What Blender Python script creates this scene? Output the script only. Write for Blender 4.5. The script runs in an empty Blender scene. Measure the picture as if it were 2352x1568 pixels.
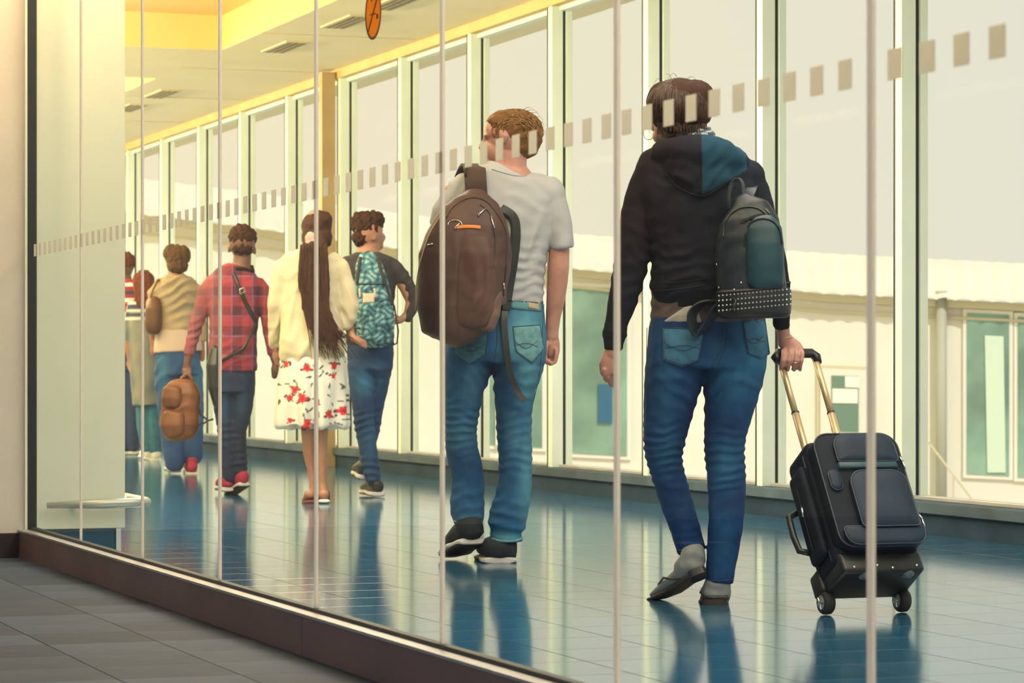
import bpy, bmesh, math, random
import numpy as np
from mathutils import Vector, Matrix, noise
from mathutils.bvhtree import BVHTree
random.seed(7); np.random.seed(7)
SC = bpy.context.scene
COL = SC.collection

# ------------------------------------------------------------------ camera, world, light, exposure
F = 6500.0; CX = 1176.0; HY = 850.0; CZ = 0.76
TH = math.atan(2366/F)
UX, UY = math.cos(TH), -math.sin(TH)          # camera right in the floor plane
WX, WY = math.sin(TH), math.cos(TH)           # camera forward in the floor plane
cam = bpy.data.cameras.new('camera'); co = bpy.data.objects.new('camera', cam); COL.objects.link(co)
co.location = (0, 0, CZ); co.rotation_euler = (math.pi/2, 0, -TH)
cam.lens = 36*F/2352; cam.sensor_width = 36; cam.shift_y = (HY-784)/2352
cam.clip_start = .1; cam.clip_end = 400
cam.dof.use_dof = True; cam.dof.focus_distance = 10.0; cam.dof.aperture_fstop = 9.0
SC.camera = co
SC.view_settings.view_transform = 'Standard'; SC.view_settings.look = 'None'
SC.view_settings.gamma = 1; SC.view_settings.use_curve_mapping = False
SC.view_settings.exposure = 0.5
wd = bpy.data.worlds.new('world'); SC.world = wd; wd.use_nodes = True
wn = wd.node_tree
bg = wn.nodes['Background']
tc = wn.nodes.new('ShaderNodeTexCoord'); sx = wn.nodes.new('ShaderNodeSeparateXYZ'); rp = wn.nodes.new('ShaderNodeValToRGB')
wn.links.new(tc.outputs['Generated'], sx.inputs[0]); wn.links.new(sx.outputs['Z'], rp.inputs[0]); wn.links.new(rp.outputs[0], bg.inputs[0])
rp.color_ramp.elements[0].position = 0.0; rp.color_ramp.elements[0].color = (.59, .57, .49, 1)
rp.color_ramp.elements[1].position = 0.5; rp.color_ramp.elements[1].color = (.565, .575, .515, 1)
# warm flare put into the sky colour, growing down the corridor, to the left
dt = wn.nodes.new('ShaderNodeVectorMath'); dt.operation = 'DOT_PRODUCT'; dt.inputs[1].default_value = (-UX, -UY, 0)
mr = wn.nodes.new('ShaderNodeMapRange'); mr.inputs[1].default_value = -.25; mr.inputs[2].default_value = .45
wx = wn.nodes.new('ShaderNodeMix'); wx.data_type = 'RGBA'; wx.inputs[7].default_value = (.82, .66, .40, 1)
wn.links.new(tc.outputs['Generated'], dt.inputs[0]); wn.links.new(dt.outputs['Value'], mr.inputs[0]); wn.links.new(mr.outputs[0], wx.inputs[0])
wn.links.new(rp.outputs[0], wx.inputs[6]); wn.links.new(wx.outputs[2], bg.inputs[0])
bg.inputs[1].default_value = 1.0
def lamp(name, kind, loc, rot, energy, color, **kw):
    l = bpy.data.lights.new(name, kind); l.energy = energy; l.color = color
    for k, v in kw.items(): setattr(l, k, v)
    o = bpy.data.objects.new(name, l); COL.objects.link(o); o.location = loc; o.rotation_euler = rot
    o['kind'] = 'helper'
    return o
lamp('sun', 'SUN', (0, 0, 20), (math.radians(48), 0, math.radians(-2)), 1.55, (1, .94, .84), angle=.02)
for x0, y0, en, sy in ((4.0, 6.4, 130, 6.5), (4.0, 13.6, 95, 1.8), (4.0, 26.6, 110, 6.0)):
    lamp('coffer_fill', 'AREA', (x0, y0, 3.33), (0, 0, 0), en, (1, .93, .80), shape='RECTANGLE', size=1.8, size_y=sy)  # added fill sources, kept out of view, to brighten the corridor
for i, (x0, y0, en) in enumerate([(-2.2, 1.0, 70), (-2.2, 8.0, 30)]):
    lamp('hall_fill', 'AREA', (x0, y0, 3.05), (0, 0, 0), en, (.74, .87, 1), shape='RECTANGLE', size=2.5, size_y=4.0)  # added unseen fill for the hall and the walkers' backs

for x0, y0, ln, en in ((2.32, 6.0, 9.0, 110), (2.32, 23.0, 21.0, 680)):     # added unseen strips above the partition, washing the ceiling with warm light
    lamp('ceiling_fill', 'AREA', (x0, y0, 2.86), (0, math.radians(-122), 0), en, (1, .80, .42), shape='RECTANGLE', size=.12, size_y=ln)
lamp('pillar_fill', 'AREA', (2.36, 11.25, 3.08), (math.radians(28), 0, 0), 11, (1, .66, .32), shape='DISK', size=.2)  # added unseen warm source, gives the pillar its yellow top
lamp('wall_fill', 'AREA', (1.70, 10.8, 3.08), (math.radians(35), 0, 0), 14, (1, .68, .34), shape='DISK', size=.2)  # added unseen warm source, yellows the upper end wall

# ------------------------------------------------------------------ materials
MATS = {}
def nd(nt, t, **kw):
    n = nt.nodes.new(t)
    for k, v in kw.items(): setattr(n, k, v)
    return n
def mat(name, color, rough=.6, metal=0, spec=.5, var=0.0, vscale=20, bump=0, bscale=200, attr=False, rnd=0.0, sheen=0, coat=0, dark=None):
    if name in MATS: return MATS[name]
    m = bpy.data.materials.new(name); m.use_nodes = True; nt = m.node_tree; b = nt.nodes['Principled BSDF']
    b.inputs['Roughness'].default_value = rough; b.inputs['Metallic'].default_value = metal
    b.inputs['Specular IOR Level'].default_value = spec
    b.inputs['Base Color'].default_value = (*color, 1)
    if sheen: b.inputs['Sheen Weight'].default_value = sheen
    if coat: b.inputs['Coat Weight'].default_value = coat
    src = None
    tcn = nd(nt, 'ShaderNodeTexCoord')
    if attr:
        a = nd(nt, 'ShaderNodeAttribute', attribute_name='Col'); src = a.outputs['Color']
    if var:
        n = nd(nt, 'ShaderNodeTexNoise'); n.inputs['Scale'].default_value = vscale; n.inputs['Detail'].default_value = 5
        nt.links.new(tcn.outputs['Object'], n.inputs['Vector'])
        mx = nd(nt, 'ShaderNodeMix', data_type='RGBA', blend_type='MIX')
        r = nd(nt, 'ShaderNodeMapRange'); r.inputs[1].default_value = .35; r.inputs[2].default_value = .65
        nt.links.new(n.outputs['Fac'], r.inputs[0]); nt.links.new(r.outputs[0], mx.inputs[0])
        d = dark if dark else tuple(c*(1-var) for c in color)
        if src:
            mm = nd(nt, 'ShaderNodeMix', data_type='RGBA', blend_type='MULTIPLY'); mm.inputs[0].default_value = 1
            mx.inputs[6].default_value = (1-var,)*3+(1,); mx.inputs[7].default_value = (1+var*.3,)*3+(1,)
            nt.links.new(src, mm.inputs[6]); nt.links.new(mx.outputs[2], mm.inputs[7]); src = mm.outputs[2]
        else:
            mx.inputs[6].default_value = (*d, 1); mx.inputs[7].default_value = (*[min(1, c*(1+var*.5)) for c in color], 1)
            src = mx.outputs[2]
    if rnd:
        oi = nd(nt, 'ShaderNodeObjectInfo'); hs = nd(nt, 'ShaderNodeHueSaturation')
        r = nd(nt, 'ShaderNodeMapRange'); r.inputs[3].default_value = 1-rnd; r.inputs[4].default_value = 1+rnd
        nt.links.new(oi.outputs['Random'], r.inputs[0]); nt.links.new(r.outputs[0], hs.inputs['Value'])
        if src: nt.links.new(src, hs.inputs['Color'])
        else: hs.inputs['Color'].default_value = (*color, 1)
        src = hs.outputs[0]
    if src: nt.links.new(src, b.inputs['Base Color'])
    if bump:
        n = nd(nt, 'ShaderNodeTexNoise'); n.inputs['Scale'].default_value = bscale; n.inputs['Detail'].default_value = 3
        nt.links.new(tcn.outputs['Object'], n.inputs['Vector'])
        bp = nd(nt, 'ShaderNodeBump'); bp.inputs['Strength'].default_value = bump; bp.inputs['Distance'].default_value = .0012
        nt.links.new(n.outputs['Fac'], bp.inputs['Height']); nt.links.new(bp.outputs[0], b.inputs['Normal'])
    MATS[name] = m; return m
def glass_mat(name, tint, ior, boost=1.0, rough=0.0):
    m = bpy.data.materials.new(name); m.use_nodes = True; nt = m.node_tree
    for n in list(nt.nodes): nt.nodes.remove(n)
    o = nd(nt, 'ShaderNodeOutputMaterial'); t = nd(nt, 'ShaderNodeBsdfTransparent'); g = nd(nt, 'ShaderNodeBsdfGlossy')
    f = nd(nt, 'ShaderNodeLayerWeight'); f.inputs[0].default_value = .5      # facing = 1-|cos|
    mx = nd(nt, 'ShaderNodeMixShader'); pw = nd(nt, 'ShaderNodeMath', operation='POWER'); mu = nd(nt, 'ShaderNodeMath', operation='MULTIPLY_ADD')
    t.inputs[0].default_value = (*tint, 1); g.inputs[0].default_value = (1, 1, 1, 1); g.inputs['Roughness'].default_value = rough
    f0 = ((ior-1)/(ior+1))**2; pw.inputs[1].default_value = 5; mu.inputs[1].default_value = (1-f0)*boost; mu.inputs[2].default_value = f0*boost; mu.use_clamp = True
    nt.links.new(f.outputs['Facing'], pw.inputs[0]); nt.links.new(pw.outputs[0], mu.inputs[0]); nt.links.new(mu.outputs[0], mx.inputs[0])
    nt.links.new(t.outputs[0], mx.inputs[1]); nt.links.new(g.outputs[0], mx.inputs[2]); nt.links.new(mx.outputs[0], o.inputs[0])
    return m
def frost_mat(name, color, through=.45):
    m = bpy.data.materials.new(name); m.use_nodes = True; nt = m.node_tree
    for n in list(nt.nodes): nt.nodes.remove(n)
    o = nd(nt, 'ShaderNodeOutputMaterial'); d = nd(nt, 'ShaderNodeBsdfDiffuse'); t = nd(nt, 'ShaderNodeBsdfTranslucent')
    mx = nd(nt, 'ShaderNodeMixShader'); mx.inputs[0].default_value = through
    d.inputs[0].default_value = (*color, 1); t.inputs[0].default_value = (*color, 1)
    nt.links.new(d.outputs[0], mx.inputs[1]); nt.links.new(t.outputs[0], mx.inputs[2]); nt.links.new(mx.outputs[0], o.inputs[0])
    return m
M_GLASS = glass_mat('partition_glass', (.975, .985, .975), 1.45, .13)
M_PANE = glass_mat('window_glass', (.985, .99, .985), 1.4, .002)
M_GREEN = mat('green_window_glass', (.24, .38, .31), rough=.15, var=.35, vscale=1.2)
M_FROST = frost_mat('frosted_film', (.80, .76, .68), .85)
M_SEAL = frost_mat('silicone_joint', (.95, .90, .86), .5)
M_GASKET = mat('black_gasket', (.012, .02, .03), rough=.5)
M_ALU = mat('pale_aluminium', (.62, .60, .62), rough=.32, metal=.6, var=.1, vscale=8)
M_CURB = mat('brown_metal_panel', (.25, .145, .135), rough=.5, var=.12, vscale=3, bump=.1, bscale=60)
M_MULL = mat('pale_green_frame', (.78, .87, .80), rough=.45, var=.06, vscale=3)
M_HEAD = mat('ochre_head_rail', (.60, .43, .19), rough=.5, var=.1, vscale=4)  # aluminium in shade: the shade is put into this ochre
M_POST = mat('tan_post', (.42, .30, .15), rough=.5, var=.1, vscale=4)
M_CEIL = mat('cream_ceiling', (.93, .83, .60), rough=.85, var=.04, vscale=1.5)
M_COFF = mat('coffer_paint', (.85, .60, .24), rough=.85, var=.05, vscale=1.5)
M_WALL = mat('rough_plaster', (.70, .67, .62), rough=.9, var=.06, vscale=2, bump=.5, bscale=90)
M_PILLAR = mat('pillar_paint', (.66, .74, .68), rough=.6, var=.05, vscale=1.2)
M_SKIRT = mat('dark_skirting', (.03, .02, .03), rough=.5)
M_SKIRTB = mat('blue_skirting', (.015, .09, .17), rough=.3, var=.2, vscale=5)
M_STEEL = mat('brushed_steel', (.75, .78, .76), rough=.22, metal=.85, var=.1, vscale=6)
M_SILL = mat('sill_plinth', (.020, .045, .085), rough=.7, spec=.12, var=.3, vscale=3)
M_SILLT = mat('sill_ledge', (.075, .11, .15), rough=.7, spec=.15, var=.25, vscale=4)
M_TILE = mat('polished_tile', (.02, .11, .22), rough=.11, spec=1.0, var=.2, vscale=2.5, rnd=.12)
for n_ in M_TILE.node_tree.nodes:
    if n_.type == 'BSDF_PRINCIPLED': n_.inputs['IOR'].default_value = 2.2
M_TILEH = mat('hall_tile', (.062, .084, .135), rough=.6, spec=.15, var=.3, vscale=2.5, rnd=.3)
M_GROUT = mat('grout', (.015, .02, .02), rough=.7)

# ------------------------------------------------------------------ mesh helpers
def link(name, me, m=None, parent=None, smooth=False):
    o = bpy.data.objects.new(name, me); COL.objects.link(o)
    if m is not None and not me.materials: me.materials.append(m)
    if parent is not None: o.parent = parent
    if smooth: me.shade_smooth()
    return o
def empty(name, loc, rz=0):
    o = bpy.data.objects.new(name, None); COL.objects.link(o); o.location = loc; o.rotation_euler = (0, 0, rz); o.empty_display_size = .1
    return o
def tag(o, label=None, cat=None, group=None, kind=None):
    if label: o['label'] = label
    if cat: o['category'] = cat
    if group: o['group'] = group
    if kind: o['kind'] = kind
    return o
class MB:
    def __init__(s): s.v = []; s.f = []
    def add(s, vs, fs):
        n = len(s.v); s.v += [tuple(v) for v in vs]; s.f += [tuple(i+n for i in f) for f in fs]; return s
    def box(s, a, b):
        x0, y0, z0 = a; x1, y1, z1 = b
        return s.add([(x0,y0,z0),(x1,y0,z0),(x1,y1,z0),(x0,y1,z0),(x0,y0,z1),(x1,y0,z1),(x1,y1,z1),(x0,y1,z1)],
                     [(0,3,2,1),(4,5,6,7),(0,1,5,4),(1,2,6,5),(2,3,7,6),(3,0,4,7)])
    def tube(s, pts, r, n=8, caps=True):
        pts = [Vector(p) for p in pts]; rs = r if isinstance(r, (list, tuple)) else [r]*len(pts)
        vs = []; fs = []; up = None
        for i, p in enumerate(pts):
            t = (pts[min(i+1, len(pts)-1)]-pts[max(i-1, 0)])
            if t.length < 1e-9: t = Vector((0, 0, 1))
            t.normalize()
            if up is None: up = Vector((0, 0, 1)) if abs(t.z) < .9 else Vector((1, 0, 0))
            a = t.cross(up)
            if a.length < 1e-6: a = t.orthogonal()
            a.normalize(); b = t.cross(a); up = -b if b.dot(up) < 0 else b
            up = a.cross(t)
            for k in range(n):
                q = 2*math.pi*k/n; vs.append(p+(a*math.cos(q)+up*math.sin(q))*rs[i])
        for i in range(len(pts)-1):
            for k in range(n):
                k2 = (k+1) % n; fs.append((i*n+k, i*n+k2, (i+1)*n+k2, (i+1)*n+k))
        if caps: fs.append(tuple(range(n))[::-1]); fs.append(tuple((len(pts)-1)*n+k for k in range(n)))
        return s.add(vs, fs)
    def lathe(s, prof, c=(0,0,0), axis='z', n=24):      # prof: (radius, height)
        vs = []; fs = []
        for r, h in prof:
            for k in range(n):
                q = 2*math.pi*k/n; a, b = r*math.cos(q), r*math.sin(q)
                vs.append({'z': (c[0]+a, c[1]+b, c[2]+h), 'x': (c[0]+h, c[1]+a, c[2]+b), 'y': (c[0]+b, c[1]+h, c[2]+a)}[axis])
        for i in range(len(prof)-1):
            for k in range(n):
                k2 = (k+1) % n; fs.append((i*n+k, i*n+k2, (i+1)*n+k2, (i+1)*n+k))
        fs.append(tuple(range(n))[::-1]); fs.append(tuple((len(prof)-1)*n+k for k in range(n)))
        return s.add(vs, fs)
    def mesh(s, name='mesh', bevel=0):
        me = bpy.data.meshes.new(name); me.from_pydata(s.v, [], s.f); me.update()
        if bevel:
            bm = bmesh.new(); bm.from_mesh(me)
            es = [e for e in bm.edges if len(e.link_faces) == 2 and e.calc_face_angle() > .5]
            bmesh.ops.bevel(bm, geom=es, offset=bevel, segments=2, affect='EDGES', profile=.6); bm.to_mesh(me); bm.free()
        bm = bmesh.new(); bm.from_mesh(me); bmesh.ops.recalc_face_normals(bm, faces=bm.faces); bm.to_mesh(me); bm.free()
        return me
    def build(s, name, m, parent=None, bevel=0, smooth=False):
        return link(name, s.mesh(name, bevel), m, parent, smooth)
def box(name, a, b, m, parent=None, bevel=0): return MB().box(a, b).build(name, m, parent, bevel)
def PW(px, py, d):          # photograph pixel at a given depth -> world point
    l = (px-CX)/F*d
    return Vector((l*UX+d*WX, l*UY+d*WY, CZ-(py-HY)/F*d))

# ------------------------------------------------------------------ the setting
GX0, GX1 = 2.097, 2.103      # partition glass
WINX = 6.32                  # window wall inner face
CEIL = 3.12
T = .31
GX_LINE = 2.71-.31*12        # tile grid phase
# hall and corridor floors
def floor_tiles(name, xr, yr, m, keep, stuffname, clip):
    root = empty(name, (0, 0, 0)); tag(root, kind='structure')
    box('grout_bed', (clip[0], clip[1], -.12), (clip[2], clip[3], -.004), M_GROUT, root)
    tb = MB().box((.0016, .0016, -.03), (T-.0016, T-.0016, 0)).mesh('tile_mesh', .0004); tb.materials.append(m)
    cells = []
    i0 = math.floor((xr[0]-GX_LINE)/T); i1 = math.ceil((xr[1]-GX_LINE)/T)
    for i in range(i0, i1):
        for j in range(int(yr[0]/T), int(yr[1]/T)+1):
            x = GX_LINE+i*T; y = j*T+.06
            cx, cy = x+T/2, y+T/2
            d = cx*WX+cy*WY; l = cx*UX+cy*UY
            px = CX+F*l/max(d, .1); py = HY+F*CZ/max(d, .1)
            vis = -60 < px < 2412 and py < 1620 and d > 3
            cells.append((0 if vis else 1, d, x, y))
    cells.sort()
    rest = MB()
    for n, (v, d, x, y) in enumerate(cells):
        x1 = max(x, clip[0]); x2 = min(x+T, clip[2])
        if x2-x1 < .02: continue
        full = x2-x1 > T-.001
        if n < keep:
            if full:
                o = bpy.data.objects.new('tile', tb); COL.objects.link(o); o.parent = root; o.location = (x, y, 0)
            else:
                box('tile', (x1-x+.0012, .0012, -.03), (x2-x-.0012, T-.0012, 0), m, root).location = (x, y, 0)
        else:
            rest.box((x1+.0012, y+.0012, -.03), (x2-.0012, y+T-.0012, 0))
    if rest.v: tag(rest.build(stuffname, m, root), kind='stuff')
    return root
floor_tiles('floor_corridor', (2.14, 6.30), (3.0, 34.0), M_TILE, 296, 'far_tiles', (2.14, 0.0, 6.30, 34.5))
floor_tiles('floor_hall', (.0, 2.05), (3.0, 11.3), M_TILEH, 180, 'hall_tiles', (-1.0, 2.0, 2.05, 11.49))
tag(box('floor_outer', (-7, -10, -.12), (-1.0, 11.5, 0), M_TILEH), kind='structure')
tag(box('floor_rear', (-1.0, -10, -.12), (6.4, 2.0 if False else 0.0, 0), M_TILEH), kind='structure')
tag(box('floor_margin', (-1.0, 0.0, -.12), (2.05, 2.0, 0), M_TILEH), kind='structure')

# partition between hall and corridor
part = empty('wall_partition', (2.1, 0, 0)); tag(part, kind='structure')
def PB(name, a, b, m, parent=part, bevel=0):
    pl = parent
    off = Vector((2.1, 0, 0)) if parent is part else Vector((0, 0, 0))
    return MB().box(tuple(Vector(a)-off), tuple(Vector(b)-off)).build(name, m, pl, bevel)
seam = (F*2.05*1.0642/(693+1190)-2.05*WX)/WY
ys = [11.49, seam, seam-3.66, -2.0]
for a, b in zip(ys[1:], ys[:-1]):
    PB('curb_panel', (2.05, a+.002, 0), (2.066, b-.002, .106), M_CURB, bevel=.001)
PB('curb_core', (2.066, -2, 0), (2.135, 11.49, .104), M_GASKET)
PB('curb_cap', (2.046, -2, .106), (2.088, 11.49, .114), M_ALU, bevel=.001)
PB('inner_curb_cap', (2.112, -2, .104), (2.145, 11.49, .112), M_ALU)
PB('glazing_gasket', (2.088, -2, .104), (2.112, 11.49, .124), M_GASKET)
PB('head_track', (2.06, -2, 2.98), (2.14, 11.49, 3.12), M_ALU)
PB('corner_gasket', (2.085, 11.445, .11), (2.115, 11.49, 3.0), M_GASKET)
joints = [4.08-1.06*2, 4.08-1.06, 4.08, 5.165, 6.243, 7.303, 8.355, 9.425, 10.47, 11.46]
panes = []
for a, b in zip(joints[:-1], joints[1:]):
    p = PB('glass_pane', (GX0, a+.009, .115), (GX1, b-.009, 3.0), M_GLASS); panes.append((a, b, p))
for j in joints[:-1]:
    PB('glazing_joint', (GX0-.0005, j-.009, .12), (GX1+.0005, j+.009, 3.0), M_SEAL)
PB('glass_pane', (GX0, -2, .115), (GX1, joints[0]-.007, 3.0), M_GLASS)
# frosted squares stuck on the hall side of the glass
dots = [3.671-.107*k for k in range(20)]+[3.671+.107*k for k in range(1, 4)]+[4.166+.1046*k for k in range(0, 70)]
for y in dots:
    if y > 11.4: break
    for a, b, p in panes:
        if a <= y < b:
            me = MB().box((GX0-.0012-2.1, y-.024, 1.219), (GX0-.0002-2.1, y+.024, 1.268)).mesh('frosted_square'); me.materials.append(M_FROST)
            o = link('frosted_square', me, None, p)
            break
# round prohibition sticker on the glass (its top is cut by the frame)
M_SIGN = frost_mat('sign_film', (.95, .50, .12), .6); M_SIGNR = mat('sign_ring', (.30, .10, .03), rough=.5)
sg = empty('prohibition_sign', (GX0-.001, 6.77, 1.653)); tag(sg, 'round orange prohibition sticker with slash on upper glass', 'sign')
MB().lathe([(.064, -.0008), (.064, 0)], axis='x', n=40).build('disc', M_SIGN, sg)
ring = MB(); n = 48
vs = []; fs = []
for r in (.0605, .0665):
    for xx in (-.0022, -.0004):
        for k in range(n): vs.append((xx, r*math.cos(2*math.pi*k/n), r*math.sin(2*math.pi*k/n)))
for k in range(n):
    k2 = (k+1) % n; fs += [(k, k2, n*2+k2, n*2+k), (n+k, n*3+k, n*3+k2, n+k2), (k, n+k, n+k2, k2), (2*n+k, 2*n+k2, 3*n+k2, 3*n+k)]
ring.add(vs, fs).build('ring', M_SIGNR, sg)
def slab(name, y0, z0, y1, z1, w, m, par, x=-.0022):
    dy, dz = y1-y0, z1-z0; L = math.hypot(dy, dz); ny, nz = -dz/L*w/2, dy/L*w/2
    vs = [(xx, a, b) for xx in (x, -.0006) for a, b in ((y0+ny, z0+nz), (y0-ny, z0-nz), (y1-ny, z1-nz), (y1+ny, z1+nz))]
    MB().add(vs, [(0,1,2,3),(4,7,6,5),(0,4,5,1),(1,5,6,2),(2,6,7,3),(3,7,4,0)]).build(name, m, par)
slab('slash', .043, -.043, -.043, .043, .006, M_SIGNR, sg)
slab('pictogram', .012, .03, .018, .042, .004, M_SIGNR, sg)
slab('pictogram', -.028, -.012, -.04, -.012, .012, M_SIGNR, sg)
slab('pictogram', .025, -.002, -.022, -.004, .003, M_SIGNR, sg)

# hall end wall, left corridor wall, pillar
w = box('wall_end', (-7, 11.49, 0), (2.075, 11.66, CEIL), M_WALL); tag(w, kind='structure')
tag(box('baseboard_end', (-7, 11.475, 0), (2.046, 11.49, .10), M_SKIRT, bevel=.002), kind='structure')
tag(box('wall_left', (1.92, 11.66, 0), (2.075, 34.5, CEIL), M_PILLAR), kind='structure')
tag(box('wall_far', (1.9, 34.5, -.1), (6.5, 34.7, CEIL), M_PILLAR), kind='structure')
tag(box('wall_hall_side', (-7.2, -10, 0), (-7, 11.66, CEIL), M_WALL), kind='structure')
pil = empty('pillar', (2.3, 11.95, 0)); tag(pil, kind='structure')
MB().box((-.22, -.22, .098), (.24, .40, CEIL)).build('shaft', M_PILLAR, pil, .004)
MB().box((-.205, -.19, 0), (.205, .38, .098)).build('plinth', M_SKIRTB, pil)
MB().box((.205, -.20, 0), (.228, .39, .098)).build('plinth_edge', M_STEEL, pil, .002)
# steel bumper rail round the pillar
rail = empty('bumper_rail', (2.3, 11.95, .2)); tag(rail, 'brushed steel bumper rail wrapped round foot of the pale pillar', 'rail')
pts = [(-.10, -.272, 0)]
pts += [(.13, -.285, .004)]
for k in range(9):
    a = -math.pi/2+k*math.pi/2/8; pts.append((.255+.075*math.cos(a), -.21+.075*math.sin(a), .006))
pts += [(.33, .05, .006), (.33, .30, .006)]
rr = [.012]+[.021]*(len(pts)-1)
M_RAIL = mat('satin_steel', (.42, .48, .48), rough=.38, metal=.5)
MB().tube(pts, rr, 14).build('tube', M_RAIL, rail, smooth=True)
MB().tube([(.02, -.272, 0), (.02, -.215, 0)], .012, 10).build('bracket', M_STEEL, rail)
MB().tube([(.33, .10, .006), (.235, .10, .006)], .012, 10).build('bracket', M_STEEL, rail)

# window wall
ywin = [12.0+1.555*k for k in range(-8, 15)]
for n_, (y0, y1) in enumerate(zip(ywin[:-1], ywin[1:])):
    o = empty('window_%d' % (n_+1), (WINX, y0, 0)); tag(o, kind='structure')
    L = y1-y0
    # mullion at y0: interior nose, dark gaskets and the sash side seen beyond it
    MB().box((0, -.035, .15), (.075, .035, 3.05)).build('mullion', M_MULL, o, .003)
    MB().box((-.004, .033, .15), (.02, .043, 3.05)).build('gasket', M_GASKET, o)
    MB().box((.075, -.028, .15), (.094, .028, 3.05)).build('gasket', M_GASKET, o)
    MB().box((.094, -.045, .15), (.135, .045, 3.05)).build('outer_cover', M_MULL, o, .003)
    MB().box((.085, .045, .17), (.093, L-.045, 3.02)).build('pane', M_PANE, o)
    MB().box((.05, .035, 3.02), (.12, L-.035, 3.05)).build('head_frame', M_MULL, o, .002)
    MB().box((.05, .035, .15), (.12, L-.035, .168)).build('bottom_frame', M_ALU, o, .002)
tag(box('trim_head', (WINX-.01, -2, 3.05), (WINX+.16, 34.5, 3.14), M_HEAD), kind='structure')
tag(box('baseboard_window', (WINX-.02, -2, -.1), (WINX+.17, 34.5, .098), M_SILL), kind='structure')
tag(box('sill_window', (WINX-.045, -2, .098), (WINX+.17, 34.5, .149), M_SILLT, bevel=.004), kind='structure')
po = box('post_window', (WINX-.13, 21.36, 0), (WINX-.02, 21.45, 3.1), M_POST, bevel=.004); tag(po, kind='structure')

# ceiling with coffers, diffusers
cf = [(2.5, 10.35), (12.5, 20.35), (22.5, 30.35)]; CX0, CX1, CH = 2.9, 5.13, .255
cl = empty('ceiling', (0, 0, 0)); tag(cl, kind='structure')
MB().box((-7.2, -10, CEIL), (CX0, 34.7, CEIL+.3)).build('soffit_slab', M_CEIL, cl)
MB().box((CX1, -10, CEIL), (WINX+.6, 34.7, CEIL+.3)).build('soffit_slab', M_CEIL, cl)
prev = -10
for a, b in cf:
    MB().box((CX0, prev, CEIL), (CX1, a, CEIL+.3)).build('beam', M_CEIL, cl)
    MB().box((CX0, a, CEIL+CH), (CX1, b, CEIL+.34)).build('coffer_panel', M_COFF, cl)
    MB().box((CX1-.004, a, CEIL+.001), (CX1, b, CEIL+CH)).box((CX0, b-.004, CEIL+.001), (CX1, b, CEIL+CH)).box((CX0, a, CEIL+.001), (CX0+.004, b, CEIL+CH)).build('coffer_side', M_COFF, cl)
    prev = b
MB().box((CX0, prev, CEIL), (CX1, 34.7, CEIL+.3)).build('beam', M_CEIL, cl)
for k in range(8, 30, 2):
    MB().box((CX1+.0, k*1.2, CEIL-.003), (WINX-.05, k*1.2+.006, CEIL+.001)).build('panel_seam', M_HEAD, cl)
M_DIFF = mat('diffuser_metal', (.62, .52, .33), rough=.5); M_SLOT = mat('diffuser_slot', (.18, .14, .07), rough=.6)
vent_px = [(908, 4), (798, 48), (655, 106), (372, 214), (300, 246)]
desc = ['nearest the sign, cut by the top edge', 'left of the round sign', 'above the long haired woman, beside the coffer', 'above the blond haired walker', 'beside the tall pale pillar']
for (px, py), ds in zip(vent_px, desc):
    d = F*(CEIL-CZ)/(HY-py); p = PW(px, py, d)
    o = empty('air_diffuser', (p.x, p.y, CEIL)); tag(o, 'slot air diffuser in cream ceiling, '+ds, 'vent', 'slot diffusers along the window side of the ceiling')
    MB().box((-.09, -.35, -.012), (.09, .35, 0)).build('frame', M_DIFF, o, .003)
    for s in (-1, 0, 1):
        MB().box((s*.05-.014, -.32, -.015), (s*.05+.014, .32, -.011)).build('slot', M_SLOT, o)

# ------------------------------------------------------------------ outdoors
M_APRON = mat('apron_concrete', (.58, .58, .54), rough=.9, var=.15, vscale=.4)
tag(box('ground', (WINX+.2, -60, -1.35), (140, 160, -1.25), M_APRON), kind='structure')
tag(box('plinth_wall', (WINX-.02, -10, -1.3), (WINX+.2, 34.7, -.1), M_SILL), kind='structure')
M_BLD = mat('white_cladding', (.78, .75, .68), rough=.8, var=.05, vscale=.7)
M_ROOF = mat('cream_roof', (.80, .77, .69), rough=.7, var=.05, vscale=.8)
M_TRIM = mat('beige_trim', (.62, .56, .40), rough=.8)
M_GREY = mat('grey_pipe', (.45, .45, .38), rough=.6)
BD = 35.0; bs = BD/F
bld = empty('ramp_building', PW(CX, HY, BD)*1.0, -TH); bld.location.z = 0
tag(bld, 'long white sloping walkway building with green windows beyond the glazing', 'building')
def B(px, py, w=0.0):
    d = BD+w
    return ((px-CX)/F*d, w, CZ-(py-HY)/F*d)
def bpoly(name, poly, w0, w1, m, parent=bld):
    n = len(poly); vs = [B(x, y, w0) for x, y in poly]+[(B(x, y, w0)[0], w1, B(x, y, w0)[2]) for x, y in poly]
    fs = [tuple(range(n)), tuple(range(2*n-1, n-1, -1))]+[(i, (i+1) % n, n+(i+1) % n, n+i)[::-1] for i in range(n)]
    return MB().add(vs, fs).build(name, m, parent)
def eave(px): return float(np.interp(px, [-400, 300, 560, 930, 1310, 1900, 2352, 3200], [400, 482, 513, 566, 609, 667, 688, 735]))
def roof(px): return float(np.interp(px, [-400, 300, 560, 930, 1310, 1900, 2352, 3200], [330, 408, 440, 492, 537, 583, 606, 655]))
def bot(px): return 1240+0*px
xs = list(range(-400, 3201, 100))
bpoly('wall', [(x, eave(x)+14) for x in xs]+[(3200, 1245), (-400, 1245)], .35, 3.0, M_BLD)
bpoly('eave_shade_strip', [(x, eave(x)+8) for x in xs]+[(x, eave(x)+26) for x in xs[::-1]], .22, .36, M_TRIM)  # shade under the eave, built as a darker strip
bpoly('string_course', [(x, eave(x)+46) for x in xs]+[(x, eave(x)+52) for x in xs[::-1]], .28, .36, M_TRIM)
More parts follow.
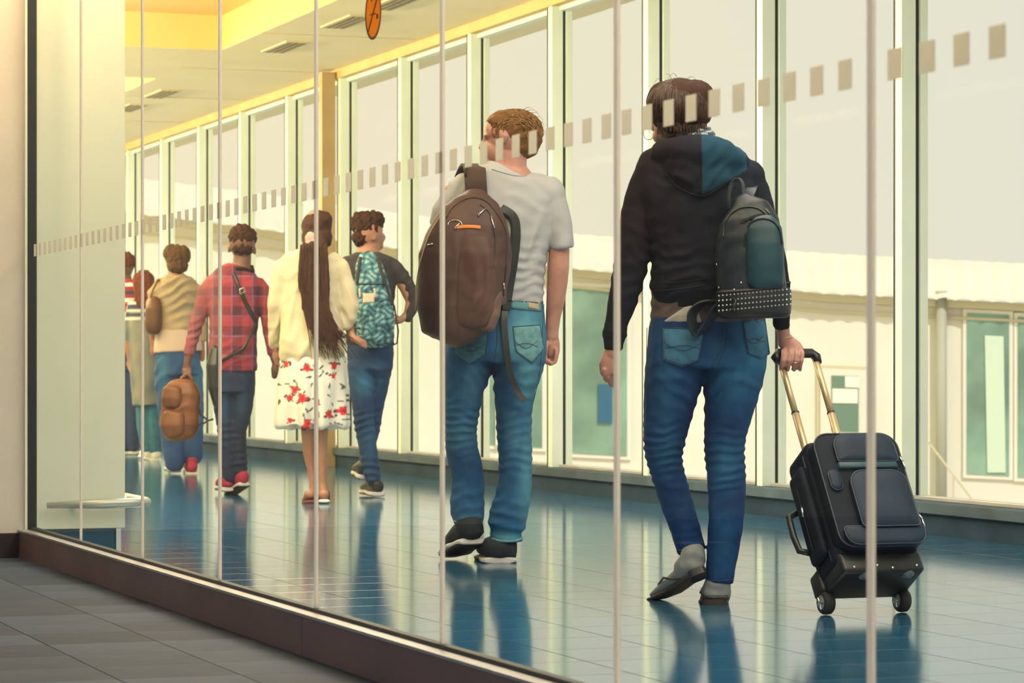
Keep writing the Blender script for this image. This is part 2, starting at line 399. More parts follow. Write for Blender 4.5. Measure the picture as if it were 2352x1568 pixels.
# corrugated roof sheet: rises from the eave edge to the ridge, set back
vs = []; fs = []; N = 1440
for i in range(N+1):
    px = -400+3600*i/N; wv = 6*abs(math.sin(math.pi*px/43.0))
    e = B(px, eave(px)+4-wv, 0); r = B(px, roof(px)-wv*.3, 2.2); r2 = B(px, roof(px)+2, 2.4)
    vs += [e, (e[0], e[1], e[2]-.03), r, r2]
for i in range(N):
    a = 4*i; b = a+4; fs += [(a, b, b+2, a+2), (a+1, a, b, b+1)[::-1], (a+2, b+2, b+3, a+3)]
MB().add(vs, fs).build('corrugated_roof', M_ROOF, bld)
def bwin(x0, y0, x1, y1, sl=.055, m=M_GREEN, nm='window', mull=()):
    fr = 9; s = lambda x: (x-x0)*sl
    w_ = bpoly(nm, [(x0-fr, y0-fr), (x1+fr, y0-fr+s(x1)), (x1+fr, y1+fr+s(x1)), (x0-fr, y1+fr)], .30, .36, M_ROOF)
    bpoly('pane', [(x0, y0), (x1, y0+s(x1)), (x1, y1+s(x1)), (x0, y1)], .285, .305, m, w_)
    for x in mull: bpoly('mullion', [(x-4, y0+s(x)), (x+4, y0+s(x)), (x+4, y1+s(x)), (x-4, y1+s(x))], .24, .30, M_ROOF, w_)
    return w_
bwin(1100, 645, 1245, 1020, mull=(1142, 1190)); bwin(1309, 657, 1440, 1040)
bwin(2221, 718, 2318, 1088); bwin(2338, 727, 2440, 1096)
bwin(2560, 740, 2660, 1110)
bwin(800, 690-60, 840, 1000-60) if False else None
dr = bpoly('door', [(1876, 838), (2002, 842), (2002, 1150), (1876, 1150)], .30, .36, M_TRIM)
bpoly('door_leaf', [(1884, 846), (1994, 850), (1994, 1148), (1884, 1148)], .26, .30, M_BLD, dr)
bpoly('door_glass', [(1910, 862), (1972, 864), (1972, 992), (1910, 990)], .245, .26, mat('grey_green_glass', (.16, .25, .20), rough=.3), dr)
M_PAPER = mat('white_paper', (.9, .88, .78), rough=.7)
bpoly('paper_notice', [(1912, 892), (1970, 893), (1970, 926), (1912, 925)], .235, .244, M_PAPER, dr)
bpoly('paper_notice', [(1941, 864), (1974, 865), (1974, 890), (1941, 889)], .235, .244, M_PAPER, dr)
bpoly('dark_fitting', [(1374, 882), (1406, 882), (1406, 972), (1374, 970)], .24, .284, mat('dark_blue_fitting', (.03, .13, .25), rough=.4), bld)
bpoly('light_fitting', [(2262, 770), (2305, 772), (2310, 1085), (2268, 1085)], .26, .284, mat('pale_blind', (.62, .75, .62), rough=.5), bld)
MB().tube([B(2162, 668, .2), B(2162, 1170, .2)], 13*bs, 12).build('drain_pipe', M_GREY, bld, smooth=True)
hr = empty('stair_handrail', PW(2126, HY, 33.0), -TH); hr.location.z = -1.25; tag(hr, 'thin beige stair handrail standing before the white building', 'handrail')
def H(px, py, w=0): 
    d = 33.0+w; return ((px-2126)/F*d, w, CZ-(py-HY)/F*d+1.25)
MB().tube([H(2126, 1245), H(2126, 1014), H(2136, 1020), H(2255, 1175), H(2300, 1235)], 2.6*33/F, 8).build('rail', M_TRIM, hr, smooth=True)
MB().tube([H(2190, 1090), H(2190, 1245)], 2.2*33/F, 8).build('post', M_TRIM, hr)
# ------------------------------------------------------------------ figures and carried things
class Fig:
    """a thing measured in photograph pixels at its own real distance; local x right, y away, z up, in metres"""
    def __init__(s, name, d, px, ground=True, pz=None):
        s.d = d; s.x0 = (px-CX)/F*d
        s.z0 = 0 if pz is None else pz
        p = PW(px, HY, d)
        s.root = empty(name, (p.x, p.y, s.z0), -TH)
        s.k = d/F; s.bvh = None
    def L(s, px, py, w=0.0):
        D = s.d+w
        return Vector(((px-CX)/F*D-s.x0, w, CZ-(py-HY)/F*D-s.z0))
    def loft(s, mb, rings, n=20, e=2.0, ref='w', rounded=True):
        # ring: (px, py, half width px, w, half depth m)
        R = []
        for r in rings:
            px, py, hw = r[:3]; w = r[3] if len(r) > 3 and r[3] is not None else 0.0
            t = r[4] if len(r) > 4 and r[4] is not None else hw*s.k*.95
            R.append((s.L(px, py, w), hw*(s.d+w)/F, t))
        if rounded:
            c0, h0, t0 = R[0]; c1, h1, t1 = R[-1]
            d0 = (R[0][0]-R[1][0]).normalized(); d1 = (R[-1][0]-R[-2][0]).normalized()
            q0 = min(h0, t0); q1 = min(h1, t1)
            pre = [(c0+d0*q0*f, h0*g, t0*g) for f, g in ((.62, .35), (.45, .72), (.22, .92))]
            post = [(c1+d1*q1*f, h1*g, t1*g) for f, g in ((.22, .92), (.45, .72), (.62, .35))]
            R = pre+R+post
        vs = []; fs = []
        pre_a = None
        for i, (c, h, t) in enumerate(R):
            T_ = (R[min(i+1, len(R)-1)][0]-R[max(i-1, 0)][0])
            if T_.length < 1e-9: T_ = Vector((0, 0, -1))
            T_.normalize()
            rf = Vector((0, 1, 0)) if ref == 'w' else Vector((0, 0, 1))
            a = T_.cross(rf)
            if a.length < .15: a = pre_a or Vector((1, 0, 0))
            a.normalize()
            if pre_a is not None and a.dot(pre_a) < 0: a = -a
            pre_a = a; b = a.cross(T_).normalized()
            for k in range(n):
                q = 2*math.pi*k/n; cq, sq = math.cos(q), math.sin(q)
                u = math.copysign(abs(cq)**(2/e), cq); v = math.copysign(abs(sq)**(2/e), sq)
                vs.append(c+a*u*h+b*v*t)
        m_ = len(R)
        for i in range(m_-1):
            for k in range(n):
                k2 = (k+1) % n; fs.append((i*n+k, i*n+k2, (i+1)*n+k2, (i+1)*n+k))
        fs.append(tuple(range(n))[::-1]); fs.append(tuple((m_-1)*n+k for k in range(n)))
        mb.add(vs, fs); return mb
    def ball(s, mb, px, py, w, r, rot=(0, 0, 0), n=16):
        c = s.L(px, py, w); from mathutils import Euler
        M = Euler(rot).to_matrix(); vs = []; fs = []; m_ = n//2+2
        for i in range(m_+1):
            ph = math.pi*(.02+.96*i/m_)
            for k in range(n):
                q = 2*math.pi*k/n
                vs.append(c+M @ Vector((r[0]*math.sin(ph)*math.cos(q), r[1]*math.sin(ph)*math.sin(q), r[2]*math.cos(ph))))
        for i in range(m_):
            for k in range(n):
                k2 = (k+1) % n; fs.append((i*n+k, i*n+k2, (i+1)*n+k2, (i+1)*n+k))
        fs.append(tuple(range(n))[::-1]); fs.append(tuple(m_*n+k for k in range(n)))
        mb.add(vs, fs); return mb
    def solid(s, name, mb, m, voxel=.006, smooth=4, parent='root', fold=None, paint=None, keep=True):
        me0 = mb.mesh('tmp'); o = bpy.data.objects.new('tmp', me0); COL.objects.link(o)
        r = o.modifiers.new('r', 'REMESH'); r.mode = 'VOXEL'; r.voxel_size = voxel; r.adaptivity = 0
        if smooth:
            q = o.modifiers.new('s', 'SMOOTH'); q.iterations = smooth if smooth < 3 else smooth*3; q.factor = .5
        dg = bpy.context.evaluated_depsgraph_get(); dg.update()
        me = bpy.data.meshes.new_from_object(o.evaluated_get(dg))
        bpy.data.objects.remove(o); bpy.data.meshes.remove(me0); me.name = name
        n = len(me.vertices); V = np.empty(n*3, 'f'); me.vertices.foreach_get('co', V); V = V.reshape(-1, 3)
        Nn = np.empty(n*3, 'f'); me.vertex_normals.foreach_get('vector', Nn); Nn = Nn.reshape(-1, 3)
        D = s.d+V[:, 1]; PX = (V[:, 0]+s.x0)/D*F+CX; PY = HY-(V[:, 2]+s.z0-CZ)/D*F
        if fold is not None:
            V = V+Nn*fold(PX, PY, V[:, 1], V, Nn)[:, None]; me.vertices.foreach_set('co', V.astype('f').ravel())
        if paint is not None:
            c = np.ones((n, 4), 'f'); c[:, :3] = paint(PX, PY, V[:, 1], V, Nn)
            at = me.color_attributes.new('Col', 'FLOAT_COLOR', 'POINT'); at.data.foreach_set('color', c.ravel())
        me.update()
        ob = link(name, me, m, s.root if parent == 'root' else parent, True)
        ob['bv'] = 0; del ob['bv']
        s.bvh = BVHTree.FromPolygons([tuple(v) for v in V], [tuple(p.vertices) for p in me.polygons])
        return ob
    def hit(s, px, py, off=.002, w0=0.0, bvh=None):
        o = Vector((-s.x0, -s.d, CZ-s.z0)); t = s.L(px, py, 0)
        dr = (t-o).normalized(); h = (bvh or s.bvh).ray_cast(o, dr)
        if h[0] is None:
            return s.L(px, py, w0)
        return h[0]-dr*off
    def path(s, pts, step=6.0):
        out = []
        for (x0, y0), (x1, y1) in zip(pts[:-1], pts[1:]):
            n = max(1, int(math.hypot(x1-x0, y1-y0)/step))
            out += [(x0+(x1-x0)*i/n, y0+(y1-y0)*i/n) for i in range(n)]
        return out+[pts[-1]]
    def line(s, name, pts, r, m, parent=None, off=.0015, mb=None, w0=None, step=6.0, curve=True):
        if curve and len(pts) > 2: pts = spline(pts)
        P = []; last = None
        for x, y in s.path(pts, step):
            h = s.hit(x, y, off, w0 if w0 is not None else (last.y if last else 0)); P.append(h); last = h
        b = mb or MB(); b.tube(P, r, 6)
        if mb is None: return b.build(name, m, parent or s.root, smooth=True)
    def patch(s, name, corners, m, parent=None, th=.002, off=.001, nx=10, ny=10, w0=0.0, smooth=True):
        # corners: tl, tr, br, bl (or a function of u,v); a thin sheet laid on the surface last built
        f = corners if callable(corners) else (lambda u, v: tuple((corners[0][i]*(1-u)+corners[1][i]*u)*(1-v)+(corners[3][i]*(1-u)+corners[2][i]*u)*v for i in (0, 1)))
        A = []; Bk = []
        for j in range(ny+1):
            for i in range(nx+1):
                x, y = f(i/nx, j/ny); A.append(s.hit(x, y, off+th, w0)); Bk.append(s.hit(x, y, off-.004, w0))
        W_ = nx+1; K = len(A); fs = []
        for j in range(ny):
            for i in range(nx):
                a = j*W_+i; fs += [(a, a+1, a+W_+1, a+W_), (K+a, K+a+W_, K+a+W_+1, K+a+1)]
        edge = [i for i in range(nx)]+[j*W_+nx for j in range(ny)]+[ny*W_+nx-i for i in range(nx)]+[(ny-j)*W_ for j in range(ny)]
        for a, b in zip(edge, edge[1:]+edge[:1]): fs.append((a, K+a, K+b, b))
        return MB().add(A+Bk, fs).build(name, m, parent or s.root, smooth=smooth)
def spline(pts, n=6):
    out = []
    P = [pts[0]]+list(pts)+[pts[-1]]
    for i in range(1, len(P)-2):
        for k in range(n):
            t = k/n; a, b, c, d = P[i-1], P[i], P[i+1], P[i+2]
            out.append(tuple(.5*((2*b[j])+(-a[j]+c[j])*t+(2*a[j]-5*b[j]+4*c[j]-d[j])*t*t+(-a[j]+3*b[j]-3*c[j]+d[j])*t**3) for j in range(len(b))))
    out.append(tuple(pts[-1])); return out
def strands(fig, name, m, curves, parent=None, n=5):
    mb = MB()
    for pts, r in curves:
        pts = spline(pts, 4); P = [fig.L(*p) for p in pts]; k = len(P)
        mb.tube(P, [r*(1-.75*i/(k-1)) for i in range(k)], n)
    return mb.build(name, m, parent or fig.root, smooth=True)
def seam_set(fig, parent, m, items, name='seam'):
    for pts, r in items: fig.line(name, pts, r, m, parent, off=.001)
def folds(items, base=0.0, bw=60.0):
    # items: (px, py, radius px, amp m, wavelength px, angle deg) ; angle 0 = horizontal creases
    def fn(X, Y, W, V, N):
        o = np.zeros_like(X)
        wob = np.sin(X*.071+Y*.023)+.7*np.sin(X*.033-Y*.041+1.3)+.5*np.sin(X*.117+2.1)+np.sin(W*37)
        if base: o += base*(np.sin(Y*2*np.pi/bw+wob*1.2)*.6+np.sin(Y*2*np.pi/(bw*.47)+wob*1.9+X*.03)*.3+np.sin(X*.09+Y*.05)*.4)
        for cx, cy, R, A, lam, ang in items:
            a = math.radians(ang); q = (Y-cy)*math.cos(a)+(X-cx)*math.sin(a)
            p = (X-cx)*math.cos(a)-(Y-cy)*math.sin(a)
            g = np.exp(-((X-cx)**2+(Y-cy)**2)/(R*R))
            sn = np.sin(q*2*np.pi/lam+wob*.8+p*.02)
            o += A*g*(np.where(sn > 0, sn, sn*.5))
        return o
    return fn
def mixc(a, b, t): return np.asarray(a)[None, :]*(1-t)[:, None]+np.asarray(b)[None, :]*t[:, None]
def vnoise(V, sc, seed=0):
    v = V*sc; r = np.zeros(len(V))
    rs = np.random.RandomState(seed)
    for i in range(7):
        k = rs.randn(3); r += np.sin(v @ k*(1+i*.35)+rs.rand()*6.28)/(1+i*.2)
    return r/3.0
M_SKIN = mat('skin_light', (.50, .25, .21), rough=.5, var=.12, vscale=25)
M_SKIN2 = mat('skin_tan', (.36, .17, .11), rough=.5, var=.12, vscale=25)
M_SKIN3 = mat('skin_brown', (.14, .065, .05), rough=.5, var=.12, vscale=25)
M_HAIRD = mat('dark_brown_hair', (.045, .020, .014), rough=.8, spec=.15, var=.3, vscale=60)
M_HAIRB = mat('brown_hair', (.19, .09, .035), rough=.75, spec=.2, var=.3, vscale=60)
M_BLACK = mat('black_plastic', (.015, .018, .022), rough=.35)
M_RUBBER = mat('black_rubber', (.02, .022, .026), rough=.7)
M_STITCH = mat('denim_stitch', (.03, .07, .13), rough=.8)
M_CHROME = mat('chrome', (.85, .85, .82), rough=.15, metal=1)
M_GOLD = mat('champagne_tube', (.66, .50, .30), rough=.35, metal=.55, var=.05, vscale=10)
M_SOLEW = mat('pale_sole', (.62, .60, .62), rough=.6)
def denim(name, c, dk, wear=.35): return mat(name, c, rough=.85, spec=.2, attr=True, bump=.05, bscale=900, var=.15, vscale=30)
def denim_paint(c, dk, lt, spots, seed=1):
    # wear of the cloth itself: faded thighs and seat, darker indigo elsewhere
    def fn(X, Y, W, V, N):
        t = np.clip(.35+.28*vnoise(V, 7, seed)+.2*vnoise(V, 22, seed+1), 0, 1)
        col = mixc(dk, c, t)
        f = np.zeros_like(X)
        for cx, cy, rx, ry, a in spots: f = np.maximum(f, a*np.exp(-((X-cx)/rx)**2-((Y-cy)/ry)**2))
        return col*(1-f)[:, None]+np.asarray(lt)[None, :]*f[:, None]
    return fn
# ================= the hooded walker with the trolley case =================
p = Fig('person', 9.2, 1600)
tag(p.root, 'short haired person in dark navy hooded top and blue jeans pulling a suitcase', 'person', 'walkers in the glazed corridor')
# body: one continuous surface under the clothes, with head, neck, hands and feet
b = MB()
p.loft(b, [(1585, 330, 44, .02, .055), (1582, 300, 42, .02, .055), (1568, 285, 42, .02, .06)])                     # neck
p.ball(b, 1562, 252, .02, (.090, .103, .095)); p.ball(b, 1548, 285, .05, (.066, .075, .062), (0, 0, .5))            # skull, jaw
p.ball(b, 1522, 312, .09, (.034, .04, .03)); p.ball(b, 1500, 284, .12, (.014, .022, .022))                         # chin, nose
p.ball(b, 1508, 268, .10, (.03, .03, .014)); p.ball(b, 1512, 300, .115, (.018, .018, .010))                        # brow, lips
p.ball(b, 1626, 258, .03, (.012, .02, .032)); p.ball(b, 1628, 262, .025, (.008, .014, .018))                        # ear
p.loft(b, [(1585, 340, 70, .02, .07), (1600, 400, 110, .0, .10), (1610, 520, 105, .0, .10), (1615, 640, 95, 0, .09), (1620, 740, 105, 0, .10), (1622, 790, 105, 0, .10)])
p.loft(b, [(1555, 810, 48, 0), (1538, 920, 42), (1525, 1030, 36, .02), (1545, 1100, 30, .06), (1575, 1200, 26, .06), (1588, 1275, 20, .03)])
p.loft(b, [(1684, 810, 48, 0), (1674, 930, 40), (1664, 1040, 36), (1668, 1140, 32), (1658, 1260, 24), (1648, 1345, 20, .0)])
p.loft(b, [(1500, 400, 28, 0), (1470, 500, 26), (1450, 600, 25), (1428, 700, 20), (1412, 770, 18), (1405, 815, 16)])
p.loft(b, [(1710, 400, 30, 0), (1745, 480, 27, -.02), (1770, 580, 24, -.02), (1785, 660, 20, .0), (1795, 735, 17, .04), (1800, 770, 15, .06), (1803, 790, 16, .07)])
# left hand, relaxed, fingers down and slightly curled
p.loft(b, [(1404, 808, 17, 0, .016), (1400, 828, 20, 0, .018), (1399, 845, 20, 0, .017), (1401, 856, 18, 0, .014)], n=14)
for (x, y, dx, L_, r, w) in [(1388, 848, 2, 26, 6.0, -.012), (1396, 853, 5, 32, 6.2, -.004), (1404, 855, 5, 33, 6.0, .006), (1411, 850, 4, 27, 5.4, .014)]:
    p.loft(b, [(x, y, r, w, .009), (x+1, y+L_*.4, r, w+.004, .009), (x+dx, y+L_*.75, r*.9, w+.016, .008), (x+dx+2, y+L_, r*.75, w+.028, .007)], n=10)
p.loft(b, [(1390, 822, 7, .012, .010), (1382, 836, 6.5, .022, .010), (1383, 852, 6, .028, .009), (1386, 862, 5, .03, .008)], n=10)
# right hand closed round the bar of the handle
p.loft(b, [(1800, 772, 15, .07, .014), (1808, 785, 19, .07, .016), (1817, 798, 25, .065, .016), (1821, 808, 27, .058, .015)], n=16)
for (x, r) in [(1800, 6.1), (1814.5, 6.2), (1829, 5.9), (1842.5, 5.3)]:
    k = (x-1801)/41
    p.loft(b, [(x, 806+2*k, r, .05, .010), (x, 816, r*1.05, .030, .011), (x-2, 829, r, .022, .010), (x-5, 841, r*.95, .028, .0095), (x-6, 848, r*.9, .048, .009), (x-4, 845, r*.8, .066, .008)], n=10)
p.loft(b, [(1800, 795, 8, .08, .011), (1806, 812, 8, .098, .011), (1818, 826, 7.5, .112, .010), (1830, 834, 6.5, .112, .009)], n=10)
# feet (under the stockings)
p.loft(b, [(1647, 1362, 18, .0, .022), (1645, 1368, 20, .04, .016), (1640, 1374, 20, .12, .013), (1634, 1377, 17, .16, .008)], ref='z')
p.loft(b, [(1588, 1298, 17, .01, .022), (1562, 1326, 18, .06, .016), (1532, 1352, 18, .12, .012), (1510, 1368, 14, .17, .008)], ref='z')
body = p.solid('body', b, M_SKIN, .0036, 1)
# jeans
M_J1 = denim('indigo_denim', (.03, .10, .22), (.01, .03, .09))
b = MB()
p.loft(b, [(1628, 728, 130, 0, .125), (1626, 760, 137, 0, .135), (1625, 800, 139, -.01, .145), (1622, 845, 137, -.01, .135)], e=2.3, rounded=False)
p.loft(b, [(1556, 800, 70, -.01, .12), (1548, 860, 68, -.01, .115), (1540, 910, 62, 0, .10), (1533, 955, 56, .0, .088), (1527, 1000, 50, .01, .078), (1524, 1042, 44, .02, .068), (1530, 1075, 39, .035, .062), (1542, 1115, 38, .05, .062), (1556, 1160, 37, .06, .060), (1571, 1205, 35, .06, .056), (1583, 1245, 34, .05, .054), (1589, 1268, 33, .04, .054)], e=2.1, rounded=False)
p.loft(b, [(1692, 800, 73, -.01, .12), (1686, 860, 70, -.01, .115), (1679, 910, 62, 0, .10), (1671, 960, 54, 0, .088), (1665, 1005, 48, 0, .076), (1664, 1045, 46, 0, .070), (1668, 1085, 45, 0, .068), (1670, 1140, 43, 0, .066), (1668, 1190, 41, 0, .062), (1662, 1250, 38, 0, .058), (1655, 1305, 34, 0, .054), (1652, 1338, 33, 0, .054)], e=2.1, rounded=False)
fd = folds([(1525, 1040, 60, .0055, 19, 4), (1520, 1005, 45, .0035, 26, -12), (1664, 1050, 62, .0048, 21, -3), (1668, 1095, 40, .003, 17, 5), (1575, 905, 55, .004, 34, -35), (1650, 900, 55, .004, 32, 30),
            (1585, 1245, 30, .0025, 18, 10), (1660, 1180, 60, .002, 40, 12), (1545, 1140, 50, .002, 34, -15), (1700, 870, 60, .003, 40, -8), (1540, 860, 60, .0025, 40, 8)], .0007, 48)
dp = denim_paint((.022, .095, .27), (.008, .032, .13), (.05, .25, .46), [(1735, 790, 40, 70, .9), (1700, 860, 60, 60, .45), (1670, 1060, 35, 50, .4), (1528, 1030, 30, 60, .35), (1530, 900, 30, 90, .25), (1665, 1250, 20, 60, .2)])
jeans = p.solid('jeans', b, M_J1, .006, 3, fold=fd, paint=dp)
jb = p.bvh
M_PK = mat('pocket_denim', (.04, .16, .30), rough=.85, var=.25, vscale=40)
def pocket(fig, tl, tr, br, bm, bl, parent, m=M_PK):
    def f(u, v):
        top = (tl[0]*(1-u)+tr[0]*u, tl[1]*(1-u)+tr[1]*u)
        lo = (bl[0]*(1-2*u)+bm[0]*2*u, bl[1]*(1-2*u)+bm[1]*2*u) if u < .5 else (bm[0]*(2-2*u)+br[0]*(2*u-1), bm[1]*(2-2*u)+br[1]*(2*u-1))
        return (top[0]*(1-v)+lo[0]*v, top[1]*(1-v)+lo[1]*v)
    pk = fig.patch('back_pocket', f, m, parent, .0022, .001, 12, 12)
    mb = MB()
    pts = [tl, bl, bm, br, tr]
    fig.line('x', [(x, y) for x, y in pts], .0012, None, mb=mb, off=.004, curve=False)
    fig.line('x', [tl, tr], .0016, None, mb=mb, off=.004, curve=False)
    c = ((tl[0]+tr[0])/2, (tl[1]+bm[1])/2); hw = (tr[0]-tl[0])/2
    fig.line('x', [(c[0]-hw*.85, c[1]-8), (c[0], c[1]+8), (c[0]+hw*.85, c[1]-10)], .0011, None, mb=mb, off=.004)
    fig.line('x', [(c[0]-hw*.85, c[1]+2), (c[0], c[1]-4), (c[0]+hw*.85, c[1]+4)], .0011, None, mb=mb, off=.004)
    mb.build('stitching', M_STITCH, pk, smooth=True)
pocket(p, (1522, 752), (1618, 756), (1604, 828), (1566, 842), (1524, 826), jeans)
pocket(p, (1706, 738), (1757, 730), (1768, 812), (1748, 824), (1718, 812), jeans)
seam_set(p, jeans, M_STITCH, [([(1664, 735), (1660, 790), (1640, 835), (1615, 872)], .0018), ([(1671, 735), (1668, 790), (1648, 838), (1620, 876)], .0012),
    ([(1486, 752), (1484, 880), (1484, 1000)], .0014), ([(1620, 1330), (1652, 1334), (1685, 1330)], .0014), ([(1558, 1262), (1588, 1267), (1618, 1258)], .0014)])
# grey-brown shirt tail and pale lining under the hoodie
M_TAIL = mat('taupe_jersey', (.13, .095, .10), rough=.9, var=.25, vscale=25, bump=.2)
b = MB(); p.loft(b, [(1617, 655, 122, 0, .122), (1620, 700, 126, 0, .128), (1625, 735, 132, 0, .131), (1625, 745, 132, 0, .131)], e=2.2, rounded=False)
tail = p.solid('shirt_tail', b, M_TAIL, .006, 3, fold=folds([(1540, 700, 80, .003, 26, 20), (1640, 705, 60, .003, 26, -10)], .0006, 30))
p.patch('shirt_lining', [(1572, 705), (1600, 700), (1612, 742), (1516, 743)], mat('pale_lining', (.45, .42, .38), rough=.9, var=.15, vscale=30), tail, .003, .001, 8, 8)
# hooded top
M_HOOD = mat('navy_fleece', (.022, .030, .050), rough=.95, spec=.15, attr=True, var=.2, vscale=12)
b = MB()
p.loft(b, [(1590, 330, 62, .02, .075), (1588, 350, 100, .01, .09), (1590, 375, 128, .0, .105), (1600, 420, 138, -.01, .12), (1610, 480, 136, -.01, .13), (1617, 540, 130, -.01, .13), (1620, 600, 122, -.01, .13), (1618, 640, 124, -.01, .135), (1618, 665, 126, -.01, .135), (1617, 680, 120, 0, .125)], e=2.3, rounded=False)
p.loft(b, [(1498, 385, 36, 0, .065), (1480, 430, 38), (1466, 490, 40), (1458, 550, 41), (1450, 600, 40), (1440, 650, 37), (1428, 700, 33), (1418, 735, 28), (1413, 755, 28), (1412, 768, 30), (1410, 782, 24), (1409, 806, 21)], e=2.0, rounded=False)
p.ball(b, 1718, 408, 0, (.058, .07, .060)); p.loft(b, [(1690, 382, 16, 0, .05), (1712, 402, 34, 0, .065), (1730, 436, 38, -.01), (1748, 500, 36, -.02), (1764, 560, 35, -.02), (1776, 610, 33, -.01), (1786, 660, 30, 0), (1792, 700, 25, .02), (1795, 722, 21, .03), (1795, 754, 20, .05)], rounded=False)
# hood lying on the shoulders
p.loft(b, [(1520, 350, 28, -.05, .05), (1560, 345, 34, -.10, .055), (1610, 352, 46, -.12, .055), (1660, 360, 42, -.10, .055), (1692, 372, 26, -.04, .05)], ref='w')
p.loft(b, [(1608, 350, 78, -.07, .055), (1610, 385, 84, -.11, .05), (1612, 415, 66, -.125, .04), (1612, 440, 34, -.13, .028)], e=2.0)
p.ball(b, 1682, 362, -.03, (.042, .06, .04)); p.ball(b, 1500, 372, 0, (.05, .06, .045))
def hp(X, Y, W, V, N):
    t = np.clip(.5+.4*vnoise(V, 6, 3), 0, 1)
    base = mixc((.012, .014, .024), (.018, .022, .036), t)
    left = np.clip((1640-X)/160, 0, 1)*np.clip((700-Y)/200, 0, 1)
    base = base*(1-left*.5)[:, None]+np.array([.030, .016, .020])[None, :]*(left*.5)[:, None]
    hoodr = ((X > 1611) & (X < 1715) & (Y < 448-((X-1611)*.55)) & (W < -.02)).astype(float)
    return base*(1-hoodr)[:, None]+np.array([.018, .065, .115])[None, :]*hoodr[:, None]
hood = p.solid('hooded_top', b, M_HOOD, .006, 4, paint=hp, fold=folds([(1460, 620, 60, .004, 34, 12), (1475, 520, 50, .003, 40, -20), (1490, 590, 35, .005, 26, -40), (1560, 480, 90, .003, 60, 40), (1560, 640, 90, .004, 30, 6), (1640, 400, 60, .004, 34, 35), (1560, 400, 50, .003, 30, -25), (1780, 690, 40, .003, 22, 0), (1415, 768, 30, .002, 14, 0)], .0012, 70))
seam_set(p, hood, mat('dark_seam', (.008, .010, .018), rough=.9), [([(1611, 345), (1612, 400), (1612, 446)], .0022), ([(1530, 400), (1560, 432), (1612, 450), (1650, 432), (1690, 405)], .0022),
    ([(1496, 668), (1560, 664), (1615, 656)], .0022), ([(1500, 650), (1560, 648), (1620, 640)], .0015)])
# printed scarf at the neck
def sp(X, Y, W, V, N):
    t = (np.sin(X*.21+Y*.35+np.sin(Y*.5)) > .1).astype(float); return mixc((.05, .09, .13), (.42, .42, .42), t)
b = MB(); p.loft(b, [(1590, 301, 44, .0, .072), (1592, 312, 50, .0, .080), (1594, 325, 52, -.005, .084), (1594, 338, 46, -.005, .080)], rounded=False)
p.solid('scarf', b, mat('printed_scarf', (.3, .3, .3), rough=.8, attr=True), .004, 2, paint=sp, fold=folds([(1590, 318, 60, .004, 13, -12)]))
# hair: cap plus strands
b = MB()
p.ball(b, 1560, 246, .0, (.104, .120, .094)); p.ball(b, 1575, 262, -.03, (.084, .080, .060)); p.ball(b, 1598, 232, .01, (.066, .09, .07)); p.ball(b, 1530, 232, .02, (.066, .085, .066))
hair = p.solid('hair', b, M_HAIRD, .005, 3, fold=lambda X, Y, W, V, N: .0022*vnoise(V*np.array([2, 1, .6]), 55, 5))
cv = []; rnd = random.Random(3)
for i in range(420):
    a = rnd.uniform(-1.45, 1.45); st = rnd.uniform(0, .5); ln = rnd.uniform(.35, .75); P = []
    for k in range(4):
        t = st+ln*k/3*1.1; ph = t*1.75
        x = 1560+math.sin(ph)*math.sin(a)*76; y = 252-math.cos(ph)*69-2; w = .0-math.sin(ph)*math.cos(a)*.123
        P.append((x+rnd.uniform(-2, 2), min(y, 303)+rnd.uniform(-2, 2), w-.002))
    cv.append((P, .0024))
for i in range(60):
    x = 1510+i*1.9; cv.append(([(x, 285+rnd.uniform(-6, 4), -.07*math.cos((x-1565)/60)-.02), (x+rnd.uniform(-3, 3), 300, -.075*math.cos((x-1565)/60)-.02), (x+rnd.uniform(-5, 5), 310+rnd.uniform(-5, 6), -.07*math.cos((x-1565)/60)-.02)], .0022))
for (x, y, x1, y1, x2, y2) in [(1560, 190, 1548, 168, 1533, 182), (1530, 200, 1512, 180, 1500, 196), (1545, 190, 1538, 172, 1528, 170), (1570, 186, 1590, 176, 1604, 190), (1600, 196, 1622, 206, 1628, 232), (1520, 205, 1500, 208, 1490, 228), (1612, 214, 1630, 226, 1634, 250)]:
    cv.append(([(x, y, 0), (x1, y1, 0), (x2, y2, 0)], .0010))
strands(p, 'hair_strands', mat('chestnut_hair', (.055, .026, .018), rough=.5, spec=.4, var=.5, vscale=90), cv, hair)
# glasses
g = MB()
pts = [(1490+12*math.cos(q), 306+15*math.sin(q), .115+.02*math.cos(q)) for q in [2*math.pi*i/16 for i in range(17)]]
g.tube([p.L(*q) for q in pts], .0011, 6); g.tube([p.L(1502, 300, .13), p.L(1540, 282, .09), p.L(1600, 268, .02)], .0013, 6)
g.build('glasses_frame', M_BLACK, p.root, smooth=True)
g = MB(); g.tube([p.L(1537, 322, .03), p.L(1536, 332, .03)], .002, 8); g.build('earring', M_CHROME, p.root)
# bracelet and ring
g = MB(); pts = [(1804+15*math.cos(q), 776-3*math.cos(q), .062+.020*math.sin(q)) for q in [2*math.pi*i/20 for i in range(21)]]
g.tube([p.L(*q) for q in pts], .0011, 6); g.build('bracelet', M_GOLD, p.root, smooth=True)
g = MB(); pts = [(1827+7.6*math.cos(q), 833, .024+.0115*math.sin(q)) for q in [2*math.pi*i/16 for i in range(17)]]
g.tube([p.L(*q) for q in pts], .0012, 6); g.build('finger_ring', M_CHROME, p.root, smooth=True)
